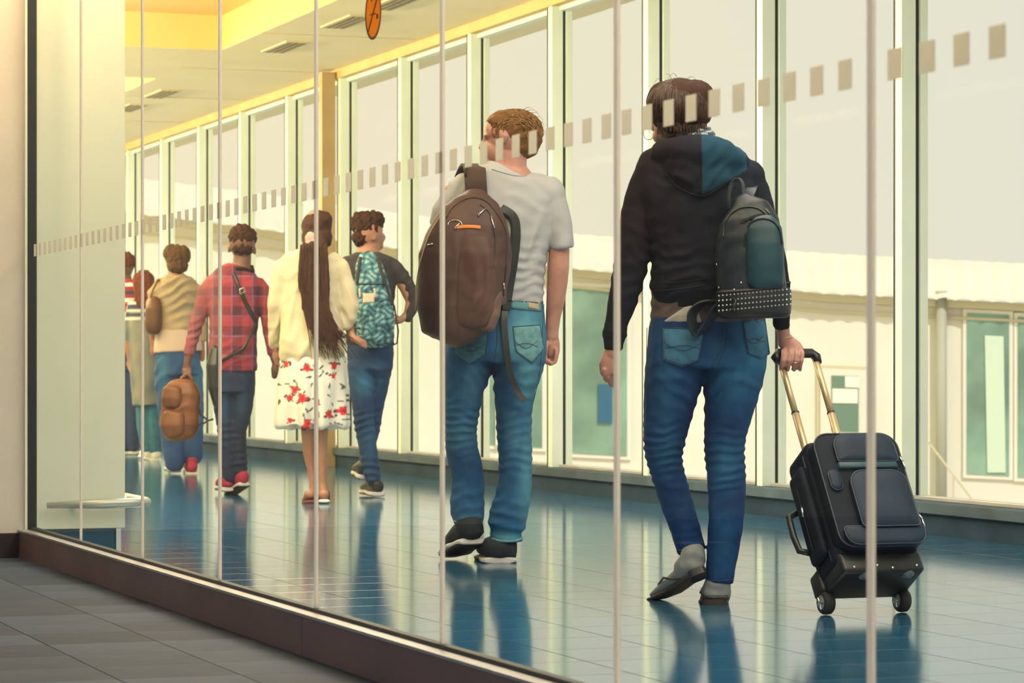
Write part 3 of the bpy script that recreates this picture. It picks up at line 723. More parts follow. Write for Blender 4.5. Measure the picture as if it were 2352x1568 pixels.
# stockings and flat shoes
M_SOCK = mat('grey_stocking', (.24, .27, .30), rough=.85, var=.12, vscale=30, bump=.15, bscale=600)
b = MB(); p.loft(b, [(1651, 1325, 28, 0, .040), (1648, 1342, 31, -.005, .046), (1645, 1358, 35, .0, .045), (1643, 1372, 34, .03, .036)], rounded=False)
p.loft(b, [(1645, 1362, 30, -.03, .026), (1643, 1368, 33, .03, .026), (1640, 1372, 33, .12, .020), (1634, 1376, 27, .18, .013)], ref='z')
p.solid('stocking', b, M_SOCK, .005, 3)
b = MB(); p.loft(b, [(1591, 1262, 28, .03, .040), (1592, 1282, 30, .0, .046), (1585, 1298, 32, .0, .040), (1572, 1312, 30, .04, .034)], rounded=False)
p.loft(b, [(1596, 1296, 25, -.02, .032), (1566, 1322, 27, .05, .028), (1536, 1346, 28, .12, .020), (1508, 1366, 22, .18, .012)], ref='z')
p.solid('stocking', b, M_SOCK, .005, 3); s2 = p.bvh
M_SHOE = mat('black_flat_leather', (.018, .02, .03), rough=.45); M_SOLE = mat('dark_brown_sole', (.05, .035, .035), rough=.6, var=.2, vscale=20)
def flatshoe(heel, toe, rings, solet, parent=None):
    pass
sh = MB(); p.loft(sh, [(1642, 1372, 34, -.045, .009), (1641, 1377, 35, .03, .009), (1638, 1381, 36, .12, .008), (1632, 1382, 28, .19, .006)], ref='z', e=2.6)
shoe = p.solid('shoe', sh, M_SHOE, .0045, 2)
hl = MB(); p.loft(hl, [(1641, 1374, 30, -.02, .034), (1641, 1388.5, 29, -.02, .032)], e=3, rounded=False); hl.build('heel', M_SOLE, shoe, smooth=False)
MB().tube([p.L(1612, 1350, .03), p.L(1608, 1360, -.01), p.L(1618, 1370, -.048), p.L(1640, 1373, -.052), p.L(1668, 1368, -.04), p.L(1678, 1358, 0)], .0028, 8).build('strap', M_SHOE, shoe, smooth=True)
sh = MB(); p.loft(sh, [(1604, 1318, 24, -.035, .010), (1575, 1338, 25, .035, .009), (1545, 1358, 29, .10, .009), (1515, 1371, 27, .16, .007), (1492, 1376, 12, .20, .005)], ref='z', e=2.4)
shoe = p.solid('shoe', sh, M_SOLE, .0045, 2)
hl = MB(); p.loft(hl, [(1600, 1312, 22, -.035, .024), (1606, 1326, 21, -.05, .022)], e=3, rounded=False); hl.build('heel', M_SHOE, shoe)
MB().tube([p.L(1512, 1342, .12), p.L(1524, 1326, .06), p.L(1546, 1330, .025), p.L(1572, 1330, .0), p.L(1600, 1320, -.05)], .0035, 8).build('strap', M_SHOE, shoe, smooth=True)
P1 = p

# ---- studded leather backpack slung on the right shoulder
q = Fig('leather_backpack', 9.2, 1730, pz=1.0)
tag(q.root, 'small black leather backpack with studded base hanging on right shoulder of hooded person', 'backpack', 'backpacks carried by the walkers')
M_LEA = mat('black_leather', (.020, .030, .042), rough=.45, spec=.4, attr=True, bump=.25, bscale=260, var=.15, vscale=14)
def lp(X, Y, W, V, N):
    t = np.clip(.5+.5*vnoise(V, 9, 8), 0, 1); return mixc((.008, .011, .020), (.014, .026, .042), t)
b = MB()
q.loft(b, [(1706, 466, 26, -.20, .045), (1716, 482, 52, -.21, .062), (1722, 510, 68, -.22, .072), (1722, 550, 76, -.225, .078), (1722, 600, 79, -.225, .08), (1724, 640, 80, -.225, .082), (1728, 672, 80, -.225, .084)], e=2.6, n=28)
bag = q.solid('bag_body', b, M_LEA, .005, 3, paint=lp, fold=folds([(1690, 600, 60, .002, 50, 30)], .0006, 60)); bagb = q.bvh
b = MB()
q.loft(b, [(1752, 508, 30, -.285, .03), (1755, 525, 41, -.29, .035), (1756, 560, 44, -.295, .04), (1757, 610, 44.5, -.295, .042), (1757, 650, 44, -.292, .040)], e=2.8, n=28)
fp = q.solid('front_pocket', b, mat('teal_black_leather', (.012, .055, .085), rough=.45, spec=.4, bump=.3, bscale=260, var=.3, vscale=14), .005, 3)
mb = MB(); q.line('x', [(1712, 655), (1709, 600), (1711, 545), (1722, 515), (1745, 502), (1772, 506), (1790, 526), (1797, 560)], .0035, None, mb=mb, off=.002, w0=-.30)
mb.build('pocket_piping', M_BLACK, fp, smooth=True)
q.bvh = bagb
mb = MB(); q.line('x', [(1662, 545), (1664, 515), (1680, 490), (1706, 476), (1740, 478), (1768, 500)], .0028, None, mb=mb, off=.002, w0=-.22); mb.build('top_seam', M_BLACK, bag, smooth=True)
# zip with teeth
mb = MB()
for i in range(30):
    t = i/29; x, y = spline([(1704, 508), (1725, 500), (1748, 494), (1766, 500), (1790, 520)], 10)[int(t*38)]
    c = q.hit(x, y, .004, -.29); mb.box((c.x-.004, c.y-.004, c.z-.004+.002*(i % 2)), (c.x+.003, c.y+.003, c.z+.003+.002*(i % 2)))
mb.build('zip', M_BLACK, bag)
MB().tube([q.L(1757, 480, -.27), q.L(1768, 492, -.275), q.L(1779, 508, -.28)], [.006, .0075, .003], 8).build('zip_puller', M_BLACK, bag, smooth=True)
# studded base band
b = MB(); q.loft(b, [(1730, 664, 86, -.225, .092), (1731, 690, 87, -.225, .094), (1732, 722, 84, -.225, .092), (1732, 730, 76, -.225, .084)], e=2.8, n=36, rounded=False)
band = q.solid('base_band', b, mat('band_leather', (.008, .012, .020), rough=.45, bump=.2, bscale=260), .005, 2)
mb = MB(); q.line('x', [(1646, 672), (1700, 668), (1760, 662), (1816, 648)], .003, None, mb=mb, off=.001, w0=-.22); mb.build('band_piping', M_BLACK, band, smooth=True)
st = MB()
for r_ in range(4):
    for c_ in range(20):
        x = 1652+c_*8.6; y = 679+r_*11.5-(x-1650)*.09*(1-r_*.0); 
        h = q.bvh.ray_cast(Vector((-q.x0, -q.d, CZ-q.z0)), (q.L(x, y, 0)-Vector((-q.x0, -q.d, CZ-q.z0))).normalized())
        if h[0] is None: continue
        nrm = h[1]; a = nrm.orthogonal().normalized(); bb = nrm.cross(a); rr_ = .0042; c = h[0]
        st.add([c+(a*math.cos(k*math.pi/2+.78)+bb*math.sin(k*math.pi/2+.78))*rr_-nrm*.001 for k in range(4)]+[c+nrm*.0045], [(0,1,4),(1,2,4),(2,3,4),(3,0,4),(3,2,1,0)])
tag(st.build('studs', mat('pale_stud', (.62, .63, .65), rough=.3, metal=.25), band), kind='stuff')
# handle loop, straps
def strap(fig, name, pts, hw, m, parent, th=.003, side=None):
    pts = spline(pts, 6); P = [fig.L(*a) for a in pts]; vs = []; fs = []
    for i, c in enumerate(P):
        t = (P[min(i+1, len(P)-1)]-P[max(i-1, 0)]).normalized(); sd = Vector(side) if side else t.cross(Vector((0, 1, 0)))
        if sd.length < .1: sd = Vector((1, 0, 0))
        sd = (sd-t*sd.dot(t)).normalized(); nn = sd.cross(t).normalized()
        for a_, b_ in ((-1, -1), (1, -1), (1, 1), (-1, 1)): vs.append(c+sd*hw*a_+nn*th/2*b_)
    for i in range(len(P)-1):
        for k in range(4):
            k2 = (k+1) % 4; fs.append((i*4+k, i*4+k2, i*4+4+k2, i*4+4+k))
    fs += [(3, 2, 1, 0), tuple((len(P)-1)*4+k for k in range(4))]
    return MB().add(vs, fs).build(name, m, parent, smooth=False)
M_STR = mat('strap_leather', (.022, .035, .05), rough=.4, bump=.2, bscale=300)
strap(q, 'top_handle', [(1674, 478, -.18), (1674, 445, -.19), (1683, 418, -.195), (1697, 410, -.20), (1706, 425, -.20), (1707, 450, -.20), (1706, 472, -.20)], .010, M_STR, q.root, .004, side=(.55, .8, 0))
strap(q, 'shoulder_strap', [(1712, 470, -.15), (1722, 442, -.12), (1730, 430, -.06), (1734, 455, .03), (1740, 520, .06), (1740, 600, .06), (1728, 690, -.12)], .016, M_STR, q.root, .005, side=(.7, .6, .2))
strap(q, 'hanging_strap', [(1672, 690, -.20), (1640, 690, -.16), (1608, 700, -.155), (1590, 722, -.155), (1592, 750, -.155), (1606, 768, -.155), (1628, 740, -.165), (1648, 705, -.19), (1672, 690, -.21)], .028, M_STR, q.root, .005, side=(.55, .8, 0))
MB().tube([q.L(1676, 680, -.29), q.L(1690, 690, -.33), q.L(1686, 708, -.335), q.L(1672, 716, -.31)], .003, 6).build('side_cord', M_BLACK, q.root, smooth=True)
for (x, y) in [(1646, 607), (1702, 649), (1651, 660), (1686, 665)]:
    c = q.hit(x, y, .001, -.22, bagb); MB().lathe([(.0035, 0), (.003, -.002), (.001, -.0032)], c, 'y', 10).build('rivet', M_CHROME, q.root)

# ---- trolley case (aligned with the walking direction, tilted towards the puller)
AL = math.radians(33)
tc_ = PW(1985, HY, 8.84); case = empty('trolley_suitcase', (tc_.x, tc_.y, .0385)); case.rotation_euler = (-AL, 0, 0)
tag(case, 'black wheeled suitcase with champagne telescopic tubes pulled by the hooded person', 'suitcase')
M_FAB = mat('black_ballistic', (.007, .013, .028), rough=.75, spec=.3, bump=.5, bscale=420, var=.2, vscale=10)
M_FABT = mat('navy_panel_fabric', (.012, .028, .060), rough=.6, spec=.35, bump=.6, bscale=420, var=.25, vscale=7)
M_PIPE = mat('grey_piping', (.045, .06, .085), rough=.5)
HWc, DEP, H0, H1 = .146, .20, .045, .49
def rbox(name, x0, x1, y0, y1, z0, z1, m, parent, r=.02, seg=3, smooth=True):
    me = MB().box((x0, y0, z0), (x1, y1, z1)).mesh(name)
    bm = bmesh.new(); bm.from_mesh(me); bmesh.ops.bevel(bm, geom=bm.edges[:], offset=r, segments=seg, affect='EDGES', profile=.5); bm.to_mesh(me); bm.free()
    return link(name, me, m, parent, smooth)
def rplate(name, x0, x1, z0, z1, y0, y1, rt, rb, m, parent, pipe=None, bulge=0):     # rounded-corner panel facing -y; y0 front, y1 back
    def arc(cx, cz, r, a0, a1): return [(cx+r*math.cos(a0+(a1-a0)*k/7), cz+r*math.sin(a0+(a1-a0)*k/7)) for k in range(8)]
    o_ = arc(x1-rt, z1-rt, rt, 0, math.pi/2)+arc(x0+rt, z1-rt, rt, math.pi/2, math.pi)+arc(x0+rb, z0+rb, rb, math.pi, 1.5*math.pi)+arc(x1-rb, z0+rb, rb, 1.5*math.pi, 2*math.pi)
    n = len(o_); cx_, cz_ = (x0+x1)/2, (z0+z1)/2; vs = []; fs = []
    lay = [(1, y1), (1, y0+.008), (.985, y0+.003), (.96, y0), (.6, y0-bulge*.8), (.25, y0-bulge)]
    for f_, y in lay: vs += [(cx_+(x-cx_)*f_, y, cz_+(z-cz_)*f_) for x, z in o_]
    for i in range(len(lay)-1):
        for k in range(n): k2 = (k+1) % n; fs.append((i*n+k, i*n+k2, (i+1)*n+k2, (i+1)*n+k))
    fs += [tuple(range(n)), tuple((len(lay)-1)*n+k for k in range(n))[::-1]]
    ob = MB().add(vs, fs).build(name, m, parent, smooth=True)
    if pipe: MB().tube([(x, y0+.003, z) for x, z in o_+o_[:1]], pipe, 6, False).build('piping', M_PIPE, ob, smooth=True)
    return ob
shell = rbox('case_body', -HWc, HWc, -DEP+.03, 0, H0, H1, M_FAB, case, .028)
MB().tube([(-HWc-.001, -.13, H0+.03), (-HWc-.001, -.13, H1-.04), (-HWc+.03, -.13, H1+.001), (HWc-.03, -.13, H1+.001), (HWc+.001, -.13, H1-.04), (HWc+.001, -.13, H0+.03)], .0022, 6).build('piping', M_PIPE, shell, smooth=True)
front = rplate('front_panel', -HWc+.004, HWc+.004, H0+.035, H1-.004, -DEP-.012, -DEP+.05, .055, .045, M_FAB, case, .0028, .006)
up = rplate('upper_pocket', -.083, .128, .375, .475, -DEP-.030, -DEP+.0, .05, .006, M_FABT, case, .0022, .004)
lo = rplate('lower_pocket', -.066, .132, .135, .335, -DEP-.040, -DEP+.0, .05, .012, M_FABT, case, .0025, .006)
rplate('bottom_pocket', -HWc+.018, HWc, .078, .142, -DEP-.030, -DEP, .012, .04, M_FABT, case, .0022, .003)
rbox('teal_strip', -.085, .118, -DEP-.030, -DEP, .350, .372, mat('teal_webbing', (.02, .07, .10), rough=.5), case, .003, 1)
rplate('side_pocket_oval', -.128, -.088, .275, .345, -DEP-.024, -DEP, .0195, .0195, M_FABT, case, .0018, .004)
sidep = rbox('side_pocket', -HWc-.024, -HWc+.01, -.135, -.03, .10, .42, M_FAB, case, .018)
MB().tube([(-HWc-.026, -.085, .30), (-HWc-.029, -.083, .26)], [.005, .0035], 8).build('zip_puller', M_CHROME, sidep, smooth=True)
MB().tube([(-HWc-.022, -.12, .405), (-HWc-.0265, -.085, .36), (-HWc-.0265, -.08, .14)], .0022, 6).build('zip', M_BLACK, sidep)
MB().tube([(-HWc-.012, -.045, .15), (-HWc-.048, -.035, .165), (-HWc-.052, -.03, .22), (-HWc-.048, -.025, .29), (-HWc-.012, -.02, .31)], .011, 10).build('side_handle', M_BLACK, case, smooth=True)
for (x, z) in [(.139, .375), (.146, .165)]:
    MB().tube([(x, -DEP-.018, z+.02), (x+.003, -DEP-.024, z)], [.003, .0045], 8).tube([(x+.003, -DEP-.024, z-.003), (x+.005, -DEP-.026, z-.03)], [.0035, .002], 6).build('zip_puller', M_CHROME, case, smooth=True)
base = rbox('base_plate', -HWc+.006, HWc-.002, -DEP+.028, .01, .012, .085, M_BLACK, case, .014)
for x in (-.055, .092):
    MB().lathe([(.010, .005), (.021, 0), (.023, -.02), (.020, -.035), (.010, -.042)], (x, -DEP+.055, .045), 'z', 18).build('foot', mat('grey_blue_foot', (.08, .14, .18), rough=.3), case, smooth=True)
for (x, z) in [(-.10, .03), (-.05, .022), (-.02, .034), (.03, .024), (.115, .03)]:
    MB().lathe([(.004, 0), (.003, -.002), (.001, -.003)], (x, -DEP+.027, z), 'y', 10).build('screw', M_CHROME, base)
for sx_ in (-1, 1):
    xw = sx_*.132
    w_ = MB().lathe([(.014, -.018), (.031, -.018), (.0365, -.012), (.038, 0), (.0365, .012), (.031, .018), (.014, .018)], (xw, .0, 0), 'x', 30).build('wheel', M_RUBBER, case, smooth=True)
    MB().lathe([(.006, -.021), (.018, -.0195), (.0225, -.0185), (.0225, .0185), (.018, .0195), (.006, .021)], (xw, 0, 0), 'x', 20).build('hub', mat('grey_hub', (.25, .3, .33), rough=.35), w_)
    for k in range(5):
        a = k*2*math.pi/5; MB().tube([(xw-.0205, .006*math.cos(a), .006*math.sin(a)), (xw-.0205, .021*math.cos(a), .021*math.sin(a))], .0022, 6).build('spoke', M_CHROME, w_)
    rbox('wheel_housing', xw-(.022 if sx_ < 0 else .020), xw+(.020 if sx_ < 0 else .022), -.035, .03, .022, .10, M_BLACK, case, .010, 2)
TX = .064; HL = .915
for sx_ in (-1, 1):
    x = sx_*TX+.0-.0
    t_ = MB().tube([(x, -.015, .40), (x, -.015, .685)], .0125, 14).build('lower_tube', M_GOLD, case, smooth=True)
    MB().lathe([(.0135, 0), (.0135, .004)], (x, -.015, .683), 'z', 16).build('collar', M_BLACK, t_)
    MB().tube([(x, -.015, .685), (x, -.015, HL-.02)], .0108, 14).build('upper_tube', M_GOLD, case, smooth=True)
    MB().lathe([(.002, 0), (.003, -.003)], (x+.013, -.015, .64), 'x', 8).build('lock_button', M_BLACK, t_)
grip = MB().tube([(-TX-.006, -.015, HL-.032), (-TX-.014, -.015, HL-.012), (-TX-.004, -.015, HL+.002), (TX-.008, -.015, HL+.002), (TX+.005, -.015, HL-.012), (TX+.004, -.015, HL-.035)], [.0145, .0165, .0158, .0158, .0165, .0145], 14).build('grip', M_BLACK, case, smooth=True)
MB().lathe([(.0152, -.0012), (.0152, .0012)], (.036, -.015, HL+.002), 'x', 20).build('ring_trim', M_SOLEW, grip)
# ================= the man in the grey t-shirt =================
p = Fig('person', 11.2, 1140)
tag(p.root, 'brown haired man in light grey t-shirt and pale blue jeans, head turned left', 'person', 'walkers in the glazed corridor')
b = MB()
p.loft(b, [(1168, 402, 42, .0, .07), (1172, 378, 38, .0, .066), (1174, 352, 36, .0, .066)])
p.ball(b, 1178, 310, .0, (.106, .088, .096)); p.ball(b, 1146, 344, .005, (.066, .058, .052)); p.ball(b, 1160, 352, .0, (.070, .062, .048))     # skull, jaw
p.ball(b, 1126, 300, .0, (.024, .055, .046)); p.ball(b, 1118, 312, .0, (.014, .05, .012))                                    # forehead, brow
p.loft(b, [(1117, 318, 5, .0, .010), (1109, 330, 6, .0, .011), (1104, 339, 6.5, .0, .014), (1112, 343, 7, 0, .013)], n=12)  # nose
p.ball(b, 1108, 353, 0, (.010, .022, .008)); p.ball(b, 1109, 361, 0, (.010, .020, .007)); p.ball(b, 1116, 376, 0, (.022, .028, .018))  # lips, chin
p.loft(b, [(1157, 300, 6, -.085, .010), (1160, 312, 9, -.090, .012), (1154, 326, 6, -.085, .010)], n=12); p.ball(b, 1150, 308, -.085, (.008, .012, .022))      # ear
p.loft(b, [(1165, 400, 60, 0, .08), (1160, 450, 100, 0, .10), (1150, 560, 96, 0, .10), (1142, 680, 88, 0, .09), (1140, 740, 90, 0, .10), (1140, 800, 88, 0, .10)])
p.loft(b, [(1078, 810, 40, 0), (1068, 900, 36), (1060, 1010, 28, .02), (1072, 1100, 24, .05), (1076, 1190, 22, .02), (1078, 1220, 22, .0)])
p.loft(b, [(1194, 810, 42, 0), (1188, 900, 36), (1180, 1030, 28), (1178, 1130, 26), (1160, 1230, 24, .02), (1150, 1268, 24, .03)])
p.loft(b, [(1262, 440, 34, 0, .055), (1276, 510, 29), (1284, 575, 24.5, .0), (1283, 615, 24.5, 0), (1280, 650, 24, .01), (1276, 690, 21.5, .02), (1271, 725, 17.5, .03), (1268, 758, 15.5, .035), (1267, 776, 16, .035)])
p.loft(b, [(1050, 440, 34, 0, .055), (1030, 510, 26), (1012, 600, 22, .05), (1014, 680, 19, .10), (1024, 740, 16, .12), (1030, 770, 15, .12)])
# right hand: relaxed loose fist
p.loft(b, [(1267, 772, 16, .035, .018), (1268, 790, 18.5, .035, .023), (1268, 808, 18, .035, .024), (1267, 816, 16, .035, .022)], n=14)
for (x, w) in [(1277, -.008), (1276, .016), (1275, .040), (1273, .062)]:
    p.loft(b, [(x, 802, 5.5, w, .011), (x+1, 818, 5.5, w, .011), (x-2, 831, 5.2, w, .0105), (x-10, 836, 5, w, .010), (x-17, 828, 4.6, w, .009)], n=10)
p.loft(b, [(1258, 785, 6, .0, .012), (1253, 802, 6, -.008, .012), (1252, 820, 5.6, -.008, .011), (1256, 834, 5, -.004, .010)], n=10)
# left hand holding on behind the bag (only hidden forearm)
p.loft(b, [(1030, 765, 15, .12, .016), (1032, 785, 17, .12, .018), (1033, 800, 15, .12, .016)], n=12)
for k in range(4): p.loft(b, [(1022+k*7, 795, 4.2, .12, .009), (1022+k*7, 812, 4.2, .118, .009), (1024+k*6, 824, 3.8, .10, .008)], n=8)
p.loft(b, [(1046, 780, 5, .11, .01), (1050, 795, 4.6, .09, .009), (1048, 808, 4.2, .08, .008)], n=8)
p.solid('body', b, M_SKIN, .0048, 2)
M_J2 = mat('faded_denim', (.1, .3, .4), rough=.85, spec=.2, attr=True, bump=.05, bscale=900, var=.15, vscale=30)
b = MB()
p.loft(b, [(1138, 688, 110, 0, .118), (1138, 720, 113, 0, .125), (1140, 770, 116, -.01, .14), (1141, 810, 115, -.01, .14), (1140, 832, 112, -.01, .13)], e=2.3, rounded=False)
p.loft(b, [(1082, 800, 58, -.01, .115), (1074, 850, 55, -.01, .11), (1066, 890, 47, 0, .10), (1061, 940, 41, 0, .088), (1058, 985, 37, .01, .078), (1060, 1030, 38, .02, .074), (1070, 1070, 38, .04, .072), (1075, 1105, 39, .05, .072), (1073, 1145, 39, .04, .070), (1073, 1170, 40, .03, .070), (1077, 1200, 34, .01, .064)], rounded=False)
p.loft(b, [(1197, 800, 58, -.01, .115), (1191, 850, 56, -.01, .11), (1182, 890, 49, 0, .10), (1180, 945, 42, 0, .088), (1181, 1000, 40, 0, .080), (1184, 1055, 39, 0, .076), (1183, 1105, 39, 0, .074), (1178, 1145, 42, 0, .074), (1168, 1180, 44, 0, .076), (1164, 1205, 44, 0, .076), (1163, 1222, 36, .0, .068), (1163, 1243, 37, .0, .068)], rounded=False)
fd = folds([(1056, 985, 50, .0055, 18, 4), (1072, 960, 35, .004, 22, -18), (1182, 990, 50, .0045, 21, 4), (1182, 1045, 45, .0045, 23, -3), (1075, 1160, 40, .006, 30, 15), (1164, 1200, 45, .007, 30, -10), (1160, 1160, 30, .004, 26, 30),
            (1110, 870, 45, .004, 30, -40), (1165, 870, 45, .004, 28, 30), (1210, 870, 45, .003, 28, -12), (1200, 930, 45, .0025, 30, -25), (1060, 900, 45, .0025, 30, 15)], .0008, 44)
dp = denim_paint((.025, .15, .33), (.010, .06, .19), (.12, .36, .48), [(1205, 770, 50, 70, 1.0), (1215, 860, 30, 70, .7), (1210, 1100, 20, 150, .6), (1185, 1000, 25, 60, .4), (1060, 990, 40, 50, .3), (1085, 880, 30, 50, .3), (1165, 1235, 40, 18, .7), (1076, 1195, 40, 12, .6)], 5)
jeans = p.solid('jeans', b, M_J2, .006, 3, fold=fd, paint=dp)
pocket(p, (1178, 750), (1240, 746), (1250, 800), (1222, 834), (1185, 806), jeans, mat('faded_pocket', (.14, .33, .38), rough=.85, var=.25, vscale=40))
pocket(p, (1040, 760), (1122, 762), (1114, 815), (1078, 838), (1044, 812), jeans, mat('mid_pocket', (.04, .16, .25), rough=.85, var=.25, vscale=40))
for nm, pts, r in [('hem_band', [(1128, 1236), (1150, 1242), (1180, 1242), (1199, 1236)], .005), ('hem_band', [(1043, 1196), (1070, 1203), (1096, 1200), (1108, 1194)], .004)]:
    p.line(nm, pts, r, mat('pale_hem', (.14, .33, .40), rough=.8), jeans, off=.001)
p.line('seam', [(1140, 700), (1142, 780), (1133, 842)], .0018, M_STITCH, jeans, off=.001)
p.line('seam', [(1248, 700), (1240, 850), (1218, 950)], .0014, M_STITCH, jeans, off=.001)
p.patch('waistband', [(1172, 688), (1250, 698), (1250, 716), (1172, 708)], mat('pale_waistband', (.10, .28, .34), rough=.8), jeans, .003, .001, 10, 3)
p.patch('belt', [(1170, 680), (1240, 690), (1247, 700), (1172, 690)], mat('brown_belt', (.13, .06, .04), rough=.5), jeans, .003, .001, 10, 3)
p.patch('leather_label', [(1213, 694), (1238, 698), (1238, 712), (1213, 707)], mat('pale_leather_label', (.45, .36, .26), rough=.6), jeans, .002, .004, 6, 3)
# t-shirt
M_TEE = mat('grey_cotton', (.43, .445, .49), rough=.92, spec=.2, attr=False, var=.06, vscale=10, bump=.15, bscale=900)
b = MB()
p.loft(b, [(1172, 390, 50, 0, .075), (1166, 402, 76, 0, .09), (1160, 424, 108, 0, .10), (1158, 455, 124, 0, .115), (1155, 500, 122, 0, .125), (1150, 560, 112, 0, .128), (1146, 620, 106, 0, .122), (1142, 670, 106, 0, .124), (1140, 690, 108, 0, .126)], e=2.35, rounded=False)
p.loft(b, [(1222, 418, 24, 0, .07), (1248, 442, 36, 0, .07), (1266, 470, 37, 0, .070), (1280, 510, 34, 0, .066), (1287, 545, 30.5, 0, .062), (1291, 572, 28, 0, .060)], rounded=False); p.ball(b, 1262, 446, 0, (.066, .075, .072)); p.ball(b, 1215, 420, 0, (.10, .07, .042))
p.loft(b, [(1080, 412, 24, 0, .07), (1060, 436, 34, 0, .07), (1042, 462, 34, 0, .070), (1022, 490, 32, .02, .066), (1012, 520, 28, .04, .060)], rounded=False)
fd = folds([(1245, 560, 60, .0045, 34, 60), (1262, 500, 40, .003, 30, 75), (1205, 610, 60, .004, 26, -8), (1215, 650, 60, .004, 24, 10), (1200, 560, 70, .003, 50, 40), (1195, 450, 70, .002, 40, -30), (1060, 430, 40, .003, 22, 60)], .0012, 66)
tee = p.solid('t_shirt', b, M_TEE, .006, 4, fold=fd)
p.line('collar', [(1130, 388), (1150, 394), (1180, 402), (1205, 404)], .0035, M_TEE, tee, off=.001)
p.line('sleeve_hem', [(1263, 566), (1285, 572), (1315, 566)], .0014, mat('grey_stitch', (.25, .25, .25)), tee, off=.001)
# hair
b = MB()
p.ball(b, 1183, 300, -.004, (.104, .094, .086)); p.ball(b, 1200, 318, -.004, (.078, .084, .080)); p.ball(b, 1160, 282, -.004, (.074, .08, .050)); p.ball(b, 1208, 332, -.004, (.054, .070, .054)); p.ball(b, 1140, 290, 0, (.020, .065, .026))
hair = p.solid('hair', b, M_HAIRB, .005, 3, fold=lambda X, Y, W, V, N: .004*vnoise(V*np.array([1, 1, 1]), 60, 5))
rnd = random.Random(5); cv = []
for i in range(460):
    a = rnd.uniform(-.5, 3.6); b_ = rnd.uniform(-1.35, .2); P = []
    for k in range(4):
        aa = a-.28*k/3; rr_ = 1+.02*k*rnd.random()
        P.append((1184+math.cos(aa)*62*rr_*math.cos(b_*.9), 302-math.sin(aa)*51*rr_*math.cos(b_*.9), math.sin(b_)*.100*rr_))
    if P[-1][1] > 330 and P[-1][0] < 1180: continue
    cv.append((P, .0026))
for (pts) in [[(1215, 262), (1232, 258), (1240, 266)], [(1222, 272), (1240, 268), (1248, 280)], [(1228, 284), (1244, 280), (1250, 292)], [(1200, 254), (1214, 246), (1228, 252)], [(1236, 300), (1250, 300), (1252, 312)], [(1150, 262), (1136, 266), (1130, 280)], [(1205, 256), (1222, 252), (1236, 258)]]:
    cv.append(([(x, y, 0) for x, y in pts], .0013))
strands(p, 'hair_strands', mat('light_brown_hair', (.27, .14, .055), rough=.55, spec=.3, var=.5, vscale=90), cv, hair)
# trainers
M_TR = mat('black_suede', (.014, .022, .032), rough=.8, bump=.3, bscale=300)
def trainer(fig, heel, toe, hw, lift, m=M_TR, ms=M_SOLEW, hc=.055, mu=None, rim=True, L_w=.24, tread=True, top=None):
    # heel/toe: (px, py of the sole bottom, w)
    hx, hy, hwd = heel; tx, ty, twd = toe; k = fig.k
    def at(t, up, side=0): return (hx+(tx-hx)*t+side, hy+(ty-hy)*t-up/k, hwd+(twd-hwd)*t)
    b = MB(); R = []
    for t, h, wd in ((-.0, .05, .78), (.12, .060, .92), (.30, .058, .95), (.50, .045, 1.0), (.72, .034, 1.02), (.90, .026, .86), (1.0, .018, .5)):
        x, y, w = at(t, .018+h*.75); R.append((x, y, hw*wd, w, h*.8))
    fig.loft(b, R, ref='z', e=2.3)
    if top:
        fig.loft(b, top, rounded=False)
    up_ = fig.solid('shoe', b, m, .0048, 3)
    b = MB(); R = []
    for t, wd in ((-.03, .80), (.05, .98), (.25, 1.0), (.5, .98), (.75, 1.08), (.92, .92), (1.01, .5)):
        x, y, w = at(t, .013+(.008 if .3 < t < .6 else 0)); R.append((x, y, hw*wd*1.06, w, .013))
    fig.loft(b, R, ref='z', e=3.2, rounded=False)
    sole = fig.solid('sole', b, ms, .0045, 1, parent=up_)
    b = MB(); R = []
    for t, wd in ((0, .8), (.06, .96), (.25, .98), (.5, .94), (.75, 1.04), (.92, .88), (1.0, .5)):
        x, y, w = at(t, .004); R.append((x, y, hw*wd*1.04, w, .007+(.003*math.sin(t*60) if tread else 0)))
    fig.loft(b, R, ref='z', e=3.2, rounded=False); b.build('outsole', M_RUBBER, up_, smooth=True)
    return up_
sh = trainer(p, (1147, 1294, -.05), (1130, 1284, .23), 41, 0, top=[(1157, 1235, 31, .01, .052), (1155, 1258, 34, .0, .056), (1150, 1275, 36, .0, .055)])
sh = trainer(p, (1083, 1250, -.02), (1034, 1279, .20), 36, 0, top=[(1075, 1192, 31, .01, .052), (1078, 1212, 33, .0, .052), (1080, 1228, 33, .0, .05)])
P2 = p

# ---- brown laptop backpack on one shoulder
q = Fig('brown_backpack', 11.2, 1080, pz=.9)
tag(q.root, 'big brown nylon backpack on left shoulder of man in grey t-shirt', 'backpack', 'backpacks carried by the walkers')
M_BR = mat('brown_nylon', (.10, .05, .04), rough=.55, spec=.4, attr=True, bump=.25, bscale=500, var=.15, vscale=10)
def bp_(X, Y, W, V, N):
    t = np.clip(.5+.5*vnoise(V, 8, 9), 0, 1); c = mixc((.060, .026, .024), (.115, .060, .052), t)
    side = np.clip((1030-X)/30, 0, 1); return c*(1-side)[:, None]+np.array([.032, .010, .012])[None, :]*side[:, None]  # less lit left face of the bag, its shade painted into the colour
b = MB()
q.loft(b, [(1092, 452, 30, -.17, .04), (1092, 468, 54, -.19, .06), (1088, 490, 74, -.20, .075), (1083, 520, 88, -.21, .088), (1076, 560, 102, -.215, .098), (1068, 600, 108, -.22, .104), (1062, 650, 104, -.22, .106), (1058, 700, 103, -.22, .104), (1060, 728, 98, -.21, .098), (1078, 752, 66, -.21, .085)], e=2.6, n=28)
